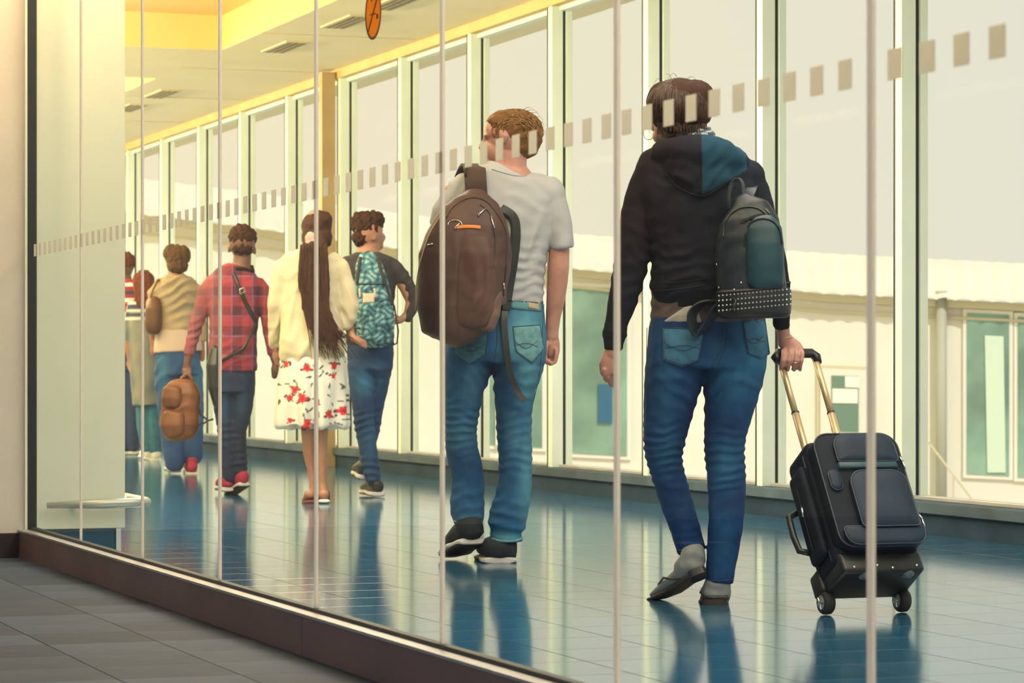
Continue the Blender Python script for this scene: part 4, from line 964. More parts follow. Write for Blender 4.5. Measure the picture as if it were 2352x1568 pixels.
bag = q.solid('bag_body', b, M_BR, .006, 3, paint=bp_, fold=folds([(1080, 650, 90, .004, 48, 80), (1060, 720, 70, .004, 30, 70), (1110, 560, 60, .002, 40, 70)], .0012, 80)); bagb = q.bvh
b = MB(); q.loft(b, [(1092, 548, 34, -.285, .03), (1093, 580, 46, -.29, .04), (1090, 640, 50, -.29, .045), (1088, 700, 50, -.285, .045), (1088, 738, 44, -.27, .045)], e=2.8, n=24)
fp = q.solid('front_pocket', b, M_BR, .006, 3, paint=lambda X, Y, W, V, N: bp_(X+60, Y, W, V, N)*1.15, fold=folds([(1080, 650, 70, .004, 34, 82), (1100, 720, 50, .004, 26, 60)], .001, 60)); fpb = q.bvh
b = MB(); q.loft(b, [(1142, 640, 8, -.26, .02), (1136, 680, 20, -.27, .026), (1124, 720, 24, -.28, .030), (1118, 750, 20, -.27, .03)], e=2.4, n=20)
q.solid('side_pocket', b, mat('dusty_brown_nylon', (.17, .10, .09), rough=.6, var=.25, vscale=10, bump=.2), .005, 3, fold=folds([(1130, 700, 50, .003, 20, 60)]))
q.bvh = bagb
M_ZIP = mat('dark_zip', (.035, .02, .02), rough=.5)
q.line('zip', [(1025, 500), (1040, 475), (1075, 455), (1110, 458), (1136, 482), (1158, 520), (1166, 560), (1162, 620), (1156, 680)], .0035, M_ZIP, bag, off=.001, w0=-.25)
q.line('zip', [(1103, 470), (1125, 490), (1134, 530), (1138, 560), (1130, 620), (1118, 680)], .0032, M_ZIP, bag, off=.001, w0=-.25)
q.line('piping', [(1012, 494), (985, 540), (966, 600), (956, 660), (955, 715)], .0028, mat('pale_piping', (.35, .24, .18), rough=.6), bag, off=.001, w0=-.2)
for (x, y, x1, y1) in [(1128, 496, 1135, 524), (1116, 478, 1098, 494), (1056, 512, 1044, 524), (982, 562, 994, 560), (1157, 650, 1158, 664)]:
    a = q.hit(x, y, .006, -.28); c = q.hit(x1, y1, .008, -.28)
    MB().tube([a, a*.5+c*.5, c], [.0035, .0022, .0038], 8).build('zip_puller', M_CHROME, bag, smooth=True)
b = MB(); pts = [(1045+16*math.cos(a), 516-11*math.sin(a)) for a in [math.pi*(i/10) for i in range(11)]]
q.line('wire_loop', pts, .0016, M_CHROME, bag, off=.004, w0=-.28)
q.patch('reflection_patch', lambda u, v: (1046+58*u, 518+8*v-2*math.sin(u*3.1)), mat('orange_reflection', (.75, .22, .04), rough=.5), fp, .0015, .002, 10, 3)  # orange reflection from the glass, laid on the bag as a coloured patch
M_BSTR = mat('dark_brown_webbing', (.055, .032, .026), rough=.8, bump=.4, bscale=300)
strap(q, 'carry_handle', [(1062, 466, -.15), (1064, 450, -.16), (1085, 440, -.17), (1110, 445, -.16), (1130, 470, -.14)], .014, M_BSTR, q.root, .004, side=(.1, .95, .3))
strap(q, 'shoulder_strap', [(1096, 462, -.12), (1094, 440, -.125), (1092, 410, -.118), (1090, 388, -.07), (1086, 378, .0), (1076, 392, .08), (1060, 440, .135), (1050, 520, .145), (1040, 640, .10), (1030, 700, -.05), (1030, 730, -.14)], .043, M_BSTR, q.root, .010, side=(1, 0, 0))
strap(q, 'strap_edge', [(1070, 404, -.125), (1071, 380, -.06), (1068, 376, .0)], .003, M_BLACK, q.root, .012, side=(1, 0, 0))
strap(q, 'back_padding', [(1150, 480, -.14), (1178, 500, -.13), (1184, 540, -.13), (1178, 600, -.13), (1168, 660, -.13), (1160, 712, -.14)], .016, M_BLACK, q.root, .03, side=(1, .4, 0))
strap(q, 'lower_strap', [(1176, 690, -.14), (1164, 700, -.14), (1158, 735, -.155), (1163, 800, -.165), (1170, 850, -.16), (1184, 890, -.15), (1204, 921, -.15)], .0125, M_BLACK, q.root, .003, side=(.9, .3, .3))
# ================= the long haired woman =================
def hand(p, b, x, y, w=0.0, sc=1.0, dx=0):      # small hanging hand with palm, four fingers and thumb
    p.loft(b, [(x, y, 7*sc, w, .018*sc), (x+dx*.3, y+12*sc, 9*sc, w, .020*sc), (x+dx*.5, y+20*sc, 8*sc, w, .018*sc)], n=12)
    for k in range(4):
        o = (k-1.5)*4*sc
        p.loft(b, [(x+o+dx*.5, y+18*sc, 2.6*sc, w, .009), (x+o+dx*.8, y+(29-abs(k-1.6)*1.5)*sc, 2.5*sc, w+.006, .009), (x+o*.8+dx, y+(38-abs(k-1.6)*2.5)*sc, 2.1*sc, w+.02, .008)], n=8)
    p.loft(b, [(x-7*sc, y+6*sc, 2.8*sc, w+.01, .01), (x-10*sc, y+16*sc, 2.6*sc, w+.02, .009), (x-8*sc, y+24*sc, 2.1*sc, w+.025, .008)], n=8)
def arm(p, b, pts, f=1.0): p.loft(b, [(q[0], q[1], q[2]*f)+tuple(q[3:4] or (0,))+((q[2]*f*p.k,)) for q in pts], n=14)
p = Fig('person', 16.2, 727)
tag(p.root, 'woman with very long dark ponytail in cream cardigan and floral skirt', 'person', 'walkers in the glazed corridor')
b = MB()
p.ball(b, 727, 522, .0, (.078, .092, .105)); p.ball(b, 728, 545, .04, (.055, .06, .06)); p.ball(b, 728, 530, .10, (.014, .02, .025)); p.ball(b, 728, 560, .07, (.03, .03, .025))
p.loft(b, [(722, 552, 20, 0, .05), (716, 575, 22, 0, .055), (712, 600, 40, 0, .07)])
p.loft(b, [(712, 598, 50, 0, .085), (715, 660, 55, 0, .09), (715, 740, 50, 0, .085), (716, 815, 56, 0, .10), (718, 870, 58, 0, .11)])
p.loft(b, [(706, 880, 24, 0, .08), (708, 960, 19, 0, .062), (709, 1000, 16.5, 0, .055), (711, 1040, 15, 0, .052), (716, 1080, 10.5, 0, .036), (719, 1110, 9, 0, .032), (718, 1130, 10, 0, .034)])
p.loft(b, [(737, 880, 24, .02, .08), (738, 960, 18, .0, .06), (738, 1010, 14.5, -.01, .052), (739, 1045, 13.5, -.02, .05), (740, 1085, 9.5, -.03, .035), (741, 1110, 9, -.03, .033), (742, 1128, 10, -.04, .036)])
p.loft(b, [(712, 1134, 12, -.03, .024), (708, 1144, 13, .05, .02), (704, 1148, 13, .13, .014)], ref='z')
p.loft(b, [(744, 1134, 12, -.08, .028), (742, 1142, 13, .02, .022), (740, 1146, 13, .11, .014)], ref='z')
arm(p, b, [(650, 610, 17), (640, 690, 15), (630, 760, 12, .05), (634, 800, 9, .08)]); hand(p, b, 637, 800, .09)
arm(p, b, [(785, 612, 17), (802, 690, 15), (797, 740, 13, .05), (806, 765, 9, .02), (812, 778, 8, 0)])
p.loft(b, [(812, 776, 8, 0, .018), (822, 782, 9, 0, .02), (830, 786, 7, 0, .016)], n=12)
for k in range(4): p.loft(b, [(828, 779+k*5, 2.5, 0, .009), (838, 782+k*5, 2.4, .01, .009), (842, 788+k*4, 2, .02, .008)], n=8)
p.loft(b, [(818, 776, 2.8, .02, .01), (828, 770, 2.5, .03, .009), (834, 772, 2, .03, .008)], n=8)
p.solid('body', b, M_SKIN2, .007, 2)
M_SKIRT = mat('floral_cotton', (.6, .6, .6), rough=.9, attr=True)
FL = [(705, 845, 9), (694, 915, 11), (676, 895, 8), (768, 838, 8), (766, 862, 6), (786, 943, 9), (757, 952, 9), (707, 972, 9), (664, 965, 6), (657, 835, 7), (665, 912, 7), (730, 925, 5)]
def skp(X, Y, W, V, N):
    c = np.tile(np.array([[.62, .62, .58]]), (len(X), 1))
    c *= (1-.12*np.clip(vnoise(V, 14, 2), 0, 1))[:, None]
    front = W < .0
    rs = np.random.RandomState(4)
    for i in range(46):
        cx, cy = rs.uniform(640, 800), rs.uniform(825, 975); a = rs.uniform(0, 3.14); L_ = rs.uniform(4, 8)
        u = (X-cx)*math.cos(a)+(Y-cy)*math.sin(a); v = -(X-cx)*math.sin(a)+(Y-cy)*math.cos(a)
        m = ((u/L_)**2+(v/2.2)**2 < 1); c[m] = [.06, .07, .06]
    for i, (cx, cy, r) in enumerate(FL):
        th = np.arctan2(Y-cy, X-cx); rr_ = np.hypot(X-cx, (Y-cy)*1.05); rad = r*(1+.22*np.sin(th*5+i))
        m = (rr_ > rad) & (rr_ < rad*1.5) & (np.sin(th*3+i) > .4); c[m] = [.10, .03, .03]
        m = rr_ < rad; c[m] = [.60, .03, .035]
        m = rr_ < rad*.35; c[m] = [.30, .01, .02]
    return c
b = MB()
p.loft(b, [(718, 800, 70, 0, .12), (718, 830, 76, 0, .15), (718, 880, 78, 0, .17), (717, 930, 79, 0, .18), (716, 962, 80, 0, .185), (716, 978, 80, 0, .185)], e=2.2, rounded=False, n=32)
def skf(X, Y, W, V, N):
    t = np.clip((Y-820)/150, 0, 1); th = np.arctan2(V[:, 1], V[:, 0]+.0)
    return .020*t*np.sin(th*9+.6*np.sin(th*4))+.004*np.sin(X*.2)
skirt = p.solid('skirt', b, M_SKIRT, .007, 3, fold=skf, paint=skp)
M_CARD = mat('cream_knit', (.56, .49, .34), rough=.95, var=.1, vscale=8, bump=.2, bscale=300)
b = MB()
p.loft(b, [(714, 577, 32, 0, .07), (712, 592, 58, 0, .085), (714, 625, 66, 0, .10), (716, 680, 68, 0, .11), (716, 740, 70, -.01, .12), (715, 780, 74, -.02, .13), (715, 805, 76, -.02, .135), (716, 817, 76, -.01, .13)], e=2.4, rounded=False)
arm(p, b, [(668, 592, 18), (652, 615, 23), (642, 660, 23), (635, 700, 19), (630, 740, 16, .03), (629, 775, 15, .06), (633, 795, 12, .08)])
arm(p, b, [(762, 592, 18), (780, 615, 23), (794, 655, 23), (802, 700, 22), (802, 730, 19, .0), (795, 748, 13, .0)])
card = p.solid('cardigan', b, M_CARD, .007, 4, fold=folds([(660, 740, 60, .012, 34, 70), (700, 780, 60, .012, 34, 62), (760, 740, 50, .008, 36, -65), (800, 700, 40, .006, 26, -60)], .003, 60))
# ponytail
M_PONY = mat('dark_brown_long_hair', (.045, .018, .012), rough=.75, spec=.2, var=.35, vscale=50)
b = MB(); p.ball(b, 727, 520, -.0, (.088, .104, .088)); p.ball(b, 738, 505, -.01, (.066, .09, .055)); p.ball(b, 712, 545, -.05, (.05, .06, .07)); p.ball(b, 745, 545, -.02, (.045, .075, .07))
p.loft(b, [(724, 545, 26, -.07, .05), (722, 580, 34, -.12, .045), (720, 620, 36, -.14, .04), (722, 660, 35, -.15, .036), (726, 700, 33, -.155, .032), (736, 735, 29, -.155, .028), (752, 762, 22, -.155, .02), (778, 778, 14, -.15, .012)], n=20, e=2.4)
hair = p.solid('hair', b, M_PONY, .007, 3, fold=lambda X, Y, W, V, N: .005*np.sin(X*.55+Y*.03)*(Y > 560)+.003*vnoise(V, 50, 3))
rnd = random.Random(9); cv = []
for i in range(150):
    x = rnd.uniform(690, 752); e_ = rnd.random()
    cv.append(([(x, 600+rnd.uniform(-40, 60), -.165), (x+4, 690, -.19), (x+14+e_*14, 750, -.19), (x+20+e_*60, 775+rnd.uniform(-10, 55), -.18)], .004))
strands(p, 'hair_strands', M_PONY, cv, hair, 4)
b = MB()
for k in range(7): p.ball(b, 714+6*math.cos(k*.9), 552+12*math.sin(k*.9), -.12, (.022, .02, .022))
p.solid('hair_scrunchie', b, mat('pink_scrunchie', (.68, .30, .26), rough=.9), .006, 2)
M_RED = mat('dark_red_leather', (.18, .02, .03), rough=.5); M_WS = mat('white_rubber', (.75, .75, .72), rough=.5)
for (x, y, w, dx) in [(710, 1152, .05, -5), (743, 1150, .01, 2)]:
    b = MB(); p.loft(b, [(x+2, y, 13, w-.10, .010), (x, y+1, 15, w, .010), (x+dx, y+1, 14, w+.12, .008)], ref='z', e=2.6); so = p.solid('sandal', b, M_WS if dx > 0 else M_RED, .006, 1)
    b = MB(); p.loft(b, [(x+1, y-8, 12.5, w+.02, .012), (x+dx*.6, y-5, 14.5, w+.09, .014), (x+dx, y-2, 12, w+.13, .010)], ref='z'); p.solid('toe_strap', b, M_RED, .006, 1, parent=so)
    MB().tube([p.L(x-12, y-10, w+.02), p.L(x-8, y-22, w-.03), p.L(x+4, y-26, w-.085), p.L(x+13, y-20, w-.05), p.L(x+13, y-4, w)], .0045, 6).build('ankle_strap', M_RED, so, smooth=True)

# ================= man with the patterned backpack =================
def jeans_mat(c): return mat('blue_denim', (.02, .08, .24), rough=.85, attr=True, var=.1, vscale=30)
p = Fig('person', 17.0, 847)
tag(p.root, 'short curly haired man in dark shirt and blue jeans wearing patterned teal backpack', 'person', 'walkers in the glazed corridor')
b = MB()
p.ball(b, 846, 528, .0, (.088, .096, .108)); p.ball(b, 860, 548, .04, (.06, .065, .062)); p.ball(b, 881, 545, .045, (.012, .02, .022)); p.ball(b, 868, 565, .05, (.035, .04, .026)); p.ball(b, 860, 545, -.070, (.011, .012, .022))
p.loft(b, [(848, 555, 24, 0, .058), (846, 580, 26, 0, .062), (846, 600, 48, 0, .08)])
p.loft(b, [(846, 600, 58, 0, .09), (847, 680, 50, 0, .085), (850, 790, 46, 0, .09), (852, 830, 46, 0, .10)])
p.loft(b, [(832, 830, 22, 0), (836, 960, 16, 0), (850, 1070, 12, 0), (856, 1105, 11, 0)]); p.loft(b, [(872, 830, 22, .05), (860, 960, 15, .1), (838, 1060, 11, .05)])
arm(p, b, [(782, 612, 15), (775, 690, 13), (770, 750, 11, .05), (772, 780, 9, .08)]); hand(p, b, 773, 782, .09)
arm(p, b, [(898, 612, 16), (922, 645, 14), (944, 690, 13), (936, 722, 10, -.02), (920, 735, 8, -.04)])
p.loft(b, [(922, 735, 8, -.04, .018), (913, 736, 9, -.05, .022), (906, 736, 8, -.05, .02)], n=12)
for k in range(4): p.loft(b, [(910, 729+k*4.5, 2.4, -.06, .009), (903, 731+k*4.5, 2.4, -.065, .009), (900, 735+k*3.6, 2, -.05, .008)], n=8)
p.loft(b, [(916, 728, 2.8, -.03, .01), (908, 723, 2.6, -.02, .009), (901, 725, 2, -.02, .008)], n=8)
p.solid('body', b, M_SKIN2, .007, 2)
b = MB()
p.loft(b, [(850, 780, 53, 0, .115), (851, 810, 54, 0, .13), (850, 850, 52, 0, .13)], e=2.3, rounded=False)
p.loft(b, [(828, 835, 31, -.02, .105), (830, 890, 28, -.03, .095), (834, 940, 24, -.03, .080), (837, 980, 23, -.03, .07), (845, 1030, 21, -.03, .065), (853, 1075, 20, -.03, .06), (857, 1100, 18, -.03, .052)])
p.loft(b, [(873, 835, 30, .03, .105), (868, 890, 24, .05, .09), (862, 940, 18, .08, .078), (856, 985, 17, .10, .07), (846, 1030, 15, .08, .06), (836, 1066, 14, .05, .052)])
dpn = denim_paint((.020, .075, .22), (.008, .03, .10), (.04, .20, .38), [(840, 880, 22, 30, .8), (850, 1010, 14, 60, .3), (868, 860, 14, 40, .3)], 11)
p.solid('jeans', b, jeans_mat(0), .007, 3, paint=dpn, fold=folds([(835, 975, 35, .007, 17, 8), (852, 1080, 30, .007, 17, 0), (850, 860, 40, .006, 20, -30)], .0015, 30))
M_DSH = mat('charcoal_shirt', (.035, .03, .04), rough=.9, var=.2, vscale=10)
b = MB()
p.loft(b, [(845, 580, 30, 0, .075), (845, 594, 62, 0, .09), (846, 630, 66, 0, .11), (848, 690, 58, 0, .11), (850, 750, 54, 0, .115), (850, 792, 56, 0, .125)], e=2.4, rounded=False)
arm(p, b, [(880, 600, 18), (902, 612, 20), (920, 632, 18), (938, 655, 16), (948, 684, 15), (946, 708, 14, -.01), (935, 732, 12, -.02)])
arm(p, b, [(802, 602, 19), (786, 622, 20), (778, 680, 17), (773, 740, 14, .04), (772, 772, 12, .07)])
p.solid('shirt', b, M_DSH, .007, 3, fold=folds([(930, 650, 40, .006, 22, 40), (860, 770, 50, .005, 24, 0)], .002, 50))
b = MB(); p.ball(b, 843, 518, .0, (.096, .104, .088)); p.ball(b, 858, 506, .0, (.066, .08, .058)); p.ball(b, 830, 508, 0, (.064, .08, .06)); p.ball(b, 832, 545, -.015, (.064, .075, .058))
hair = p.solid('hair', b, M_HAIRD, .006, 2, fold=lambda X, Y, W, V, N: .008*vnoise(V, 70, 3)+.004*vnoise(V, 140, 4))
M_DKS = mat('black_trainer', (.012, .012, .02), rough=.5)
trainer(p, (868, 1139, -.06), (838, 1132, .22), 18, 0, m=M_DKS, tread=False, top=[(857, 1095, 15, 0, .05), (861, 1115, 17, -.01, .055)])
trainer(p, (836, 1100, -.02), (818, 1088, .16), 15, 0, m=M_DKS, tread=False, top=[(836, 1062, 13, .04, .045), (833, 1082, 14, .02, .05)])
q = Fig('patterned_backpack', 17.0, 858, pz=.9)
tag(q.root, 'teal and white patterned fabric backpack with pale square patch on dark shirted man', 'backpack', 'backpacks carried by the walkers')
def pat(X, Y, W, V, N):
    n1 = np.sin(V[:, 0]*95+2*np.sin(V[:, 2]*60))*np.sin(V[:, 2]*105+1.5*np.sin(V[:, 0]*70)); n2 = vnoise(V, 60, 2)
    c = mixc((.02, .075, .11), (.05, .20, .26), np.clip(.5+n2*.5, 0, 1)); c[n1 > .45] = [.22, .38, .42]; c[n1 < -.62] = [.012, .02, .035]; return c
M_PAT = mat('patterned_canvas', (.1, .3, .35), rough=.8, attr=True)
b = MB(); q.loft(b, [(842, 585, 18, -.14, .03), (846, 605, 30, -.16, .05), (852, 640, 38, -.18, .07), (858, 690, 43, -.185, .078), (862, 740, 45, -.185, .08), (862, 780, 42, -.18, .075)], e=2.7, n=24)
bag = q.solid('bag_body', b, M_PAT, .006, 2, paint=pat); bb_ = q.bvh
b = MB(); q.loft(b, [(858, 700, 30, -.25, .03), (860, 740, 33, -.255, .035), (860, 778, 30, -.25, .03)], e=2.8, n=24); fpk = q.solid('front_pocket', b, M_PAT, .006, 2, paint=pat)
q.bvh = bb_
q.patch('pale_patch', [(834, 674), (860, 673), (860, 694), (833, 696)], mat('cream_patch', (.55, .45, .36), rough=.8), bag, .003, .002, 6, 6)
for pts in ([(828, 592), (824, 620), (820, 650)], [(868, 592), (876, 625), (888, 660), (900, 700)]): q.line('shoulder_strap', pts, .012, M_DSH, bag, off=0, w0=-.13)
for pts in ([(818, 652), (850, 652), (884, 652)], [(816, 754), (860, 752), (900, 756)]): q.line('zip', pts, .005, M_BLACK, bag, off=.002, w0=-.25)
for x, x1 in ((826, 827), (860, 862)): q.line('buckle_strap', [(x, 662), (x1, 684)], .007, mat('pale_buckle', (.5, .45, .42), rough=.5), bag, off=.002, w0=-.25)
MB().tube([q.L(905, 700, -.16), q.L(915, 760, -.15), q.L(912, 788, -.15), q.L(902, 792, -.15)], .006, 6).build('side_strap', M_BLACK, q.root, smooth=True)

# ================= young man in the plaid shirt =================
p = Fig('person', 17.2, 540)
tag(p.root, 'dark haired young man in red plaid shirt and dark jeans with red shoes', 'person', 'walkers in the glazed corridor')
b = MB()
p.ball(b, 557, 555, .0, (.080, .094, .102)); p.ball(b, 556, 578, .035, (.06, .065, .055)); p.ball(b, 555, 570, .10, (.014, .02, .022)); p.ball(b, 526, 572, -.0, (.010, .012, .025)); p.ball(b, 585, 576, .0, (.010, .012, .025))
p.loft(b, [(557, 585, 20, 0, .05), (555, 608, 22, 0, .056), (548, 632, 44, 0, .075)])
p.loft(b, [(540, 640, 52, 0, .085), (536, 730, 44, 0, .08), (534, 830, 42, 0, .09), (533, 870, 44, 0, .095)])
p.loft(b, [(515, 880, 18, 0), (522, 980, 15, 0), (526, 1080, 11, 0)]); p.loft(b, [(556, 880, 18, 0), (548, 980, 14, 0), (552, 1080, 11, 0)])
arm(p, b, [(470, 665, 15), (452, 740, 13), (436, 800, 11), (430, 836, 8.5)])
p.loft(b, [(430, 832, 8.5, 0, .018), (430, 846, 10.5, 0, .022), (430, 856, 10, 0, .022)], n=12)
for k in range(4): p.loft(b, [(422+k*5.4, 850, 2.7, -.02, .01), (422+k*5.4, 860, 2.7, -.03, .01), (422+k*5.4, 867, 2.5, -.01, .01), (423+k*5, 862, 2.2, .012, .009)], n=8)
p.loft(b, [(422, 844, 2.9, .02, .01), (420, 856, 2.7, .03, .01), (426, 864, 2.3, .03, .009)], n=8)
arm(p, b, [(608, 668, 15), (612, 740, 12), (622, 800, 9.5), (632, 832, 8)]); hand(p, b, 634, 832, 0, 1.0, -4)
p.solid('body', b, M_SKIN3, .007, 2)
b = MB()
p.loft(b, [(534, 835, 50, 0, .11), (534, 865, 53, 0, .125), (534, 900, 52, 0, .125)], e=2.3, rounded=False)
p.loft(b, [(514, 890, 28, 0, .10), (515, 940, 24, 0, .085), (520, 990, 20, 0, .07), (524, 1040, 18, 0, .062), (526, 1085, 17, 0, .058), (527, 1102, 16, 0, .05)])
p.loft(b, [(558, 890, 28, 0, .10), (556, 940, 24, 0, .085), (546, 990, 20, .0, .07), (548, 1040, 18, .0, .062), (552, 1070, 17, .0, .056), (553, 1088, 15, .0, .05)])
dpn = denim_paint((.010, .030, .10), (.005, .011, .045), (.02, .09, .19), [(515, 930, 18, 50, .5), (560, 930, 14, 40, .4)], 13)
p.solid('jeans', b, jeans_mat(0), .007, 3, paint=dpn, fold=folds([(518, 1000, 30, .007, 17, 8), (550, 1060, 25, .006, 16, 0)], .0015, 30))
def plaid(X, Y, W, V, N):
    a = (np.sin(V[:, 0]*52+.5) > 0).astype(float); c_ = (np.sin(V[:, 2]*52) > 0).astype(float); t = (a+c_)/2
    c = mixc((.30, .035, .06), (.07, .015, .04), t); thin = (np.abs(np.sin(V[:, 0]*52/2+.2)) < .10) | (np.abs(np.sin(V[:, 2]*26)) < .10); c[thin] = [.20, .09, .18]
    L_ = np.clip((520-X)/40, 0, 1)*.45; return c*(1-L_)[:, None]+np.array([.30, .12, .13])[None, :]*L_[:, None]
M_PLAID = mat('red_plaid', (.4, .05, .08), rough=.9, attr=True)
b = MB()
p.loft(b, [(552, 610, 28, 0, .065), (548, 628, 50, 0, .08), (540, 650, 66, 0, .10), (538, 700, 60, 0, .105), (536, 760, 55, 0, .11), (534, 820, 56, 0, .12), (534, 852, 57, 0, .125)], e=2.4, rounded=False)
arm(p, b, [(490, 645, 18), (473, 668, 20), (462, 710, 18), (451, 745, 16), (442, 780, 14.5), (434, 812, 13)])
arm(p, b, [(592, 650, 17), (608, 675, 18), (612, 720, 15), (616, 760, 13), (621, 790, 11.5), (625, 812, 10.5)])
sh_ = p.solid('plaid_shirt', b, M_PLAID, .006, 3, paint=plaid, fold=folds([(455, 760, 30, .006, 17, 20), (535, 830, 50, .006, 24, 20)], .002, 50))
MB().tube([p.L(532, 612, -.0), p.L(528, 622, -.05), p.L(555, 616, -.075), p.L(582, 622, -.05), p.L(578, 612, 0)], .012, 8).build('collar', M_PLAID, sh_, smooth=True)
b = MB(); p.ball(b, 557, 545, .0, (.086, .1, .078)); p.ball(b, 556, 534, .01, (.066, .08, .055)); p.ball(b, 557, 568, -.02, (.064, .075, .055))
p.solid('hair', b, M_HAIRD, .006, 2, fold=lambda X, Y, W, V, N: .007*vnoise(V, 75, 3))
M_REDS = mat('magenta_canvas', (.36, .02, .07), rough=.7)
trainer(p, (560, 1116, -.04), (526, 1139, .14), 17, 0, m=M_REDS, tread=False, top=[(552, 1086, 13, 0, .04), (554, 1104, 14, 0, .048)])
trainer(p, (522, 1128, -.02), (506, 1124, .22), 16, 0, m=M_REDS, tread=False, top=[(526, 1098, 13, .0, .042), (522, 1114, 14, .0, .048)])
q = Fig('sling_bag', 17.2, 540, pz=.9)
tag(q.root, 'black sling bag with buckle strapped over the red plaid shirt', 'bag')
q.bvh = p.bvh; q.z0 = 0; q.root.location.z = 0
q.bvh = BVHTree.FromPolygons([tuple(v.co) for v in sh_.data.vertices], [tuple(f.vertices) for f in sh_.data.polygons])
st_ = q.line('strap', [(536, 628), (545, 650), (552, 668), (566, 700), (588, 742)], .015, M_BLACK, off=-.004)
MB().tube([q.L(550, 664, -.15), q.L(560, 660, -.15), q.L(563, 670, -.15), q.L(552, 675, -.15), q.L(550, 664, -.15)], .004, 6).build('buckle', M_CHROME, q.root)
b = MB(); q.loft(b, [(496, 800, 12, -.06, .05), (492, 840, 19, -.08, .07), (496, 890, 18, -.08, .07), (500, 930, 10, -.06, .05)], e=2.4); q.solid('bag_body', b, M_BLACK, .007, 3)
MB().tube([q.L(588, 742, -.10), q.L(560, 800, -.15), q.L(508, 830, -.14)], .009, 6).build('lower_strap', M_BLACK, q.root, smooth=True)
# brown backpack carried by its handle
q = Fig('tan_backpack', 17.1, 415, pz=.3)
tag(q.root, 'tan leather backpack hanging from the hand of the plaid shirted man', 'backpack', 'backpacks carried by the walkers')
M_TAN = mat('tan_leather', (.17, .055, .018), rough=.5, var=.3, vscale=12, bump=.1)
b = MB(); q.loft(b, [(418, 884, 34, 0, .06), (418, 905, 44, 0, .08), (414, 940, 44, 0, .085), (412, 975, 46, 0, .09), (414, 996, 38, 0, .075)], e=2.8, n=24)
bag = q.solid('bag_body', b, M_TAN, .006, 3, fold=folds([(400, 940, 50, .006, 40, 10)], .001, 40)); bb_ = q.bvh
b = MB(); q.loft(b, [(396, 894, 22, -.07, .04), (394, 915, 25, -.075, .045), (394, 928, 22, -.07, .04)], e=2.6); q.solid('upper_pocket', b, M_TAN, .006, 3)
b = MB(); q.loft(b, [(400, 952, 26, -.07, .045), (396, 975, 29, -.08, .05), (400, 995, 24, -.07, .042)], e=2.6); q.solid('lower_pocket', b, M_TAN, .006, 3)
MB().tube([q.L(414, 886, 0), q.L(418, 868, 0), q.L(430, 858, 0), q.L(440, 868, 0), q.L(442, 888, 0)], .012, 8).build('top_handle', M_TAN, q.root, smooth=True)
MB().tube([q.L(446, 890, -.02), q.L(452, 920, -.03), q.L(462, 952, -.03), q.L(478, 966, -.03), q.L(490, 962, -.03)], .007, 6).build('hanging_strap', M_BLACK, q.root, smooth=True)
MB().tube([q.L(455, 975, -.02), q.L(468, 972, -.03), q.L(480, 964, -.03)], .006, 6).build('hanging_strap', M_BLACK, q.root, smooth=True)

# ================= woman in the draped grey-beige top =================
p = Fig('person', 20.8, 410)
tag(p.root, 'short haired woman in draped beige top, wide blue jeans and magenta shoes', 'person', 'walkers in the glazed corridor')
b = MB()
p.ball(b, 405, 594, .0, (.080, .094, .104)); p.ball(b, 400, 608, .04, (.06, .065, .05)); p.ball(b, 398, 602, .10, (.014, .02, .022))
p.loft(b, [(405, 615, 16, 0, .05), (405, 632, 17, 0, .055), (405, 655, 38, 0, .075)])
p.loft(b, [(405, 660, 42, 0, .09), (407, 740, 42, 0, .09), (408, 820, 46, 0, .11)])
p.loft(b, [(388, 830, 20, 0), (392, 950, 15, 0), (396, 1050, 9, 0)]); p.loft(b, [(430, 830, 20, 0), (434, 950, 15, 0), (438, 1050, 9, 0)])
arm(p, b, [(360, 668, 12), (352, 720, 10), (350, 770, 8), (352, 790, 7)]); hand(p, b, 353, 790, 0, .8)
arm(p, b, [(450, 668, 12), (458, 720, 10), (462, 780, 8), (464, 800, 7)]); hand(p, b, 465, 800, 0, .8)
p.solid('body', b, M_SKIN2, .008, 2)
b = MB(); p.loft(b, [(408, 790, 48, 0, .14), (408, 830, 52, 0, .15), (408, 860, 52, 0, .15)], e=2.3, rounded=False)
p.loft(b, [(386, 850, 32, 0, .13), (392, 930, 30, 0, .12), (397, 1000, 28, 0, .11), (401, 1050, 25, 0, .10), (402, 1068, 22, 0, .08)])
p.loft(b, [(434, 850, 32, .05, .13), (438, 930, 30, .05, .12), (440, 1000, 27, .05, .11), (442, 1045, 24, .05, .10), (442, 1056, 20, .05, .08)])
dpn = denim_paint((.02, .10, .33), (.012, .05, .20), (.05, .25, .45), [(455, 900, 14, 90, .6), (375, 850, 14, 40, .4)], 17)
p.solid('jeans', b, jeans_mat(0), .008, 3, paint=dpn, fold=folds([(400, 880, 60, .01, 30, 40)], .003, 40))
b = MB(); p.loft(b, [(408, 755, 50, 0, .14), (409, 790, 56, 0, .155), (410, 808, 58, 0, .16)], e=2.3, rounded=False); p.solid('under_shirt', b, mat('pale_pink_cotton', (.52, .42, .42), rough=.9), .008, 3)
M_BEI = mat('beige_drape', (.36, .29, .22), rough=.95, var=.15, vscale=6)
b = MB(); p.loft(b, [(403, 632, 24, 0, .09), (404, 645, 40, 0, .11), (406, 670, 52, 0, .12), (408, 715, 50, 0, .13), (408, 760, 49, 0, .14), (408, 776, 50, 0, .145)], e=2.3, rounded=False)
arm(p, b, [(372, 652, 17), (358, 672, 18), (350, 710, 16), (352, 745, 13)]); arm(p, b, [(442, 655, 15), (456, 675, 16), (460, 720, 14), (464, 780, 12)])
p.solid('draped_top', b, M_BEI, .008, 3, fold=folds([(400, 660, 60, .014, 22, 22), (405, 700, 50, .008, 26, 15)], .003, 50))
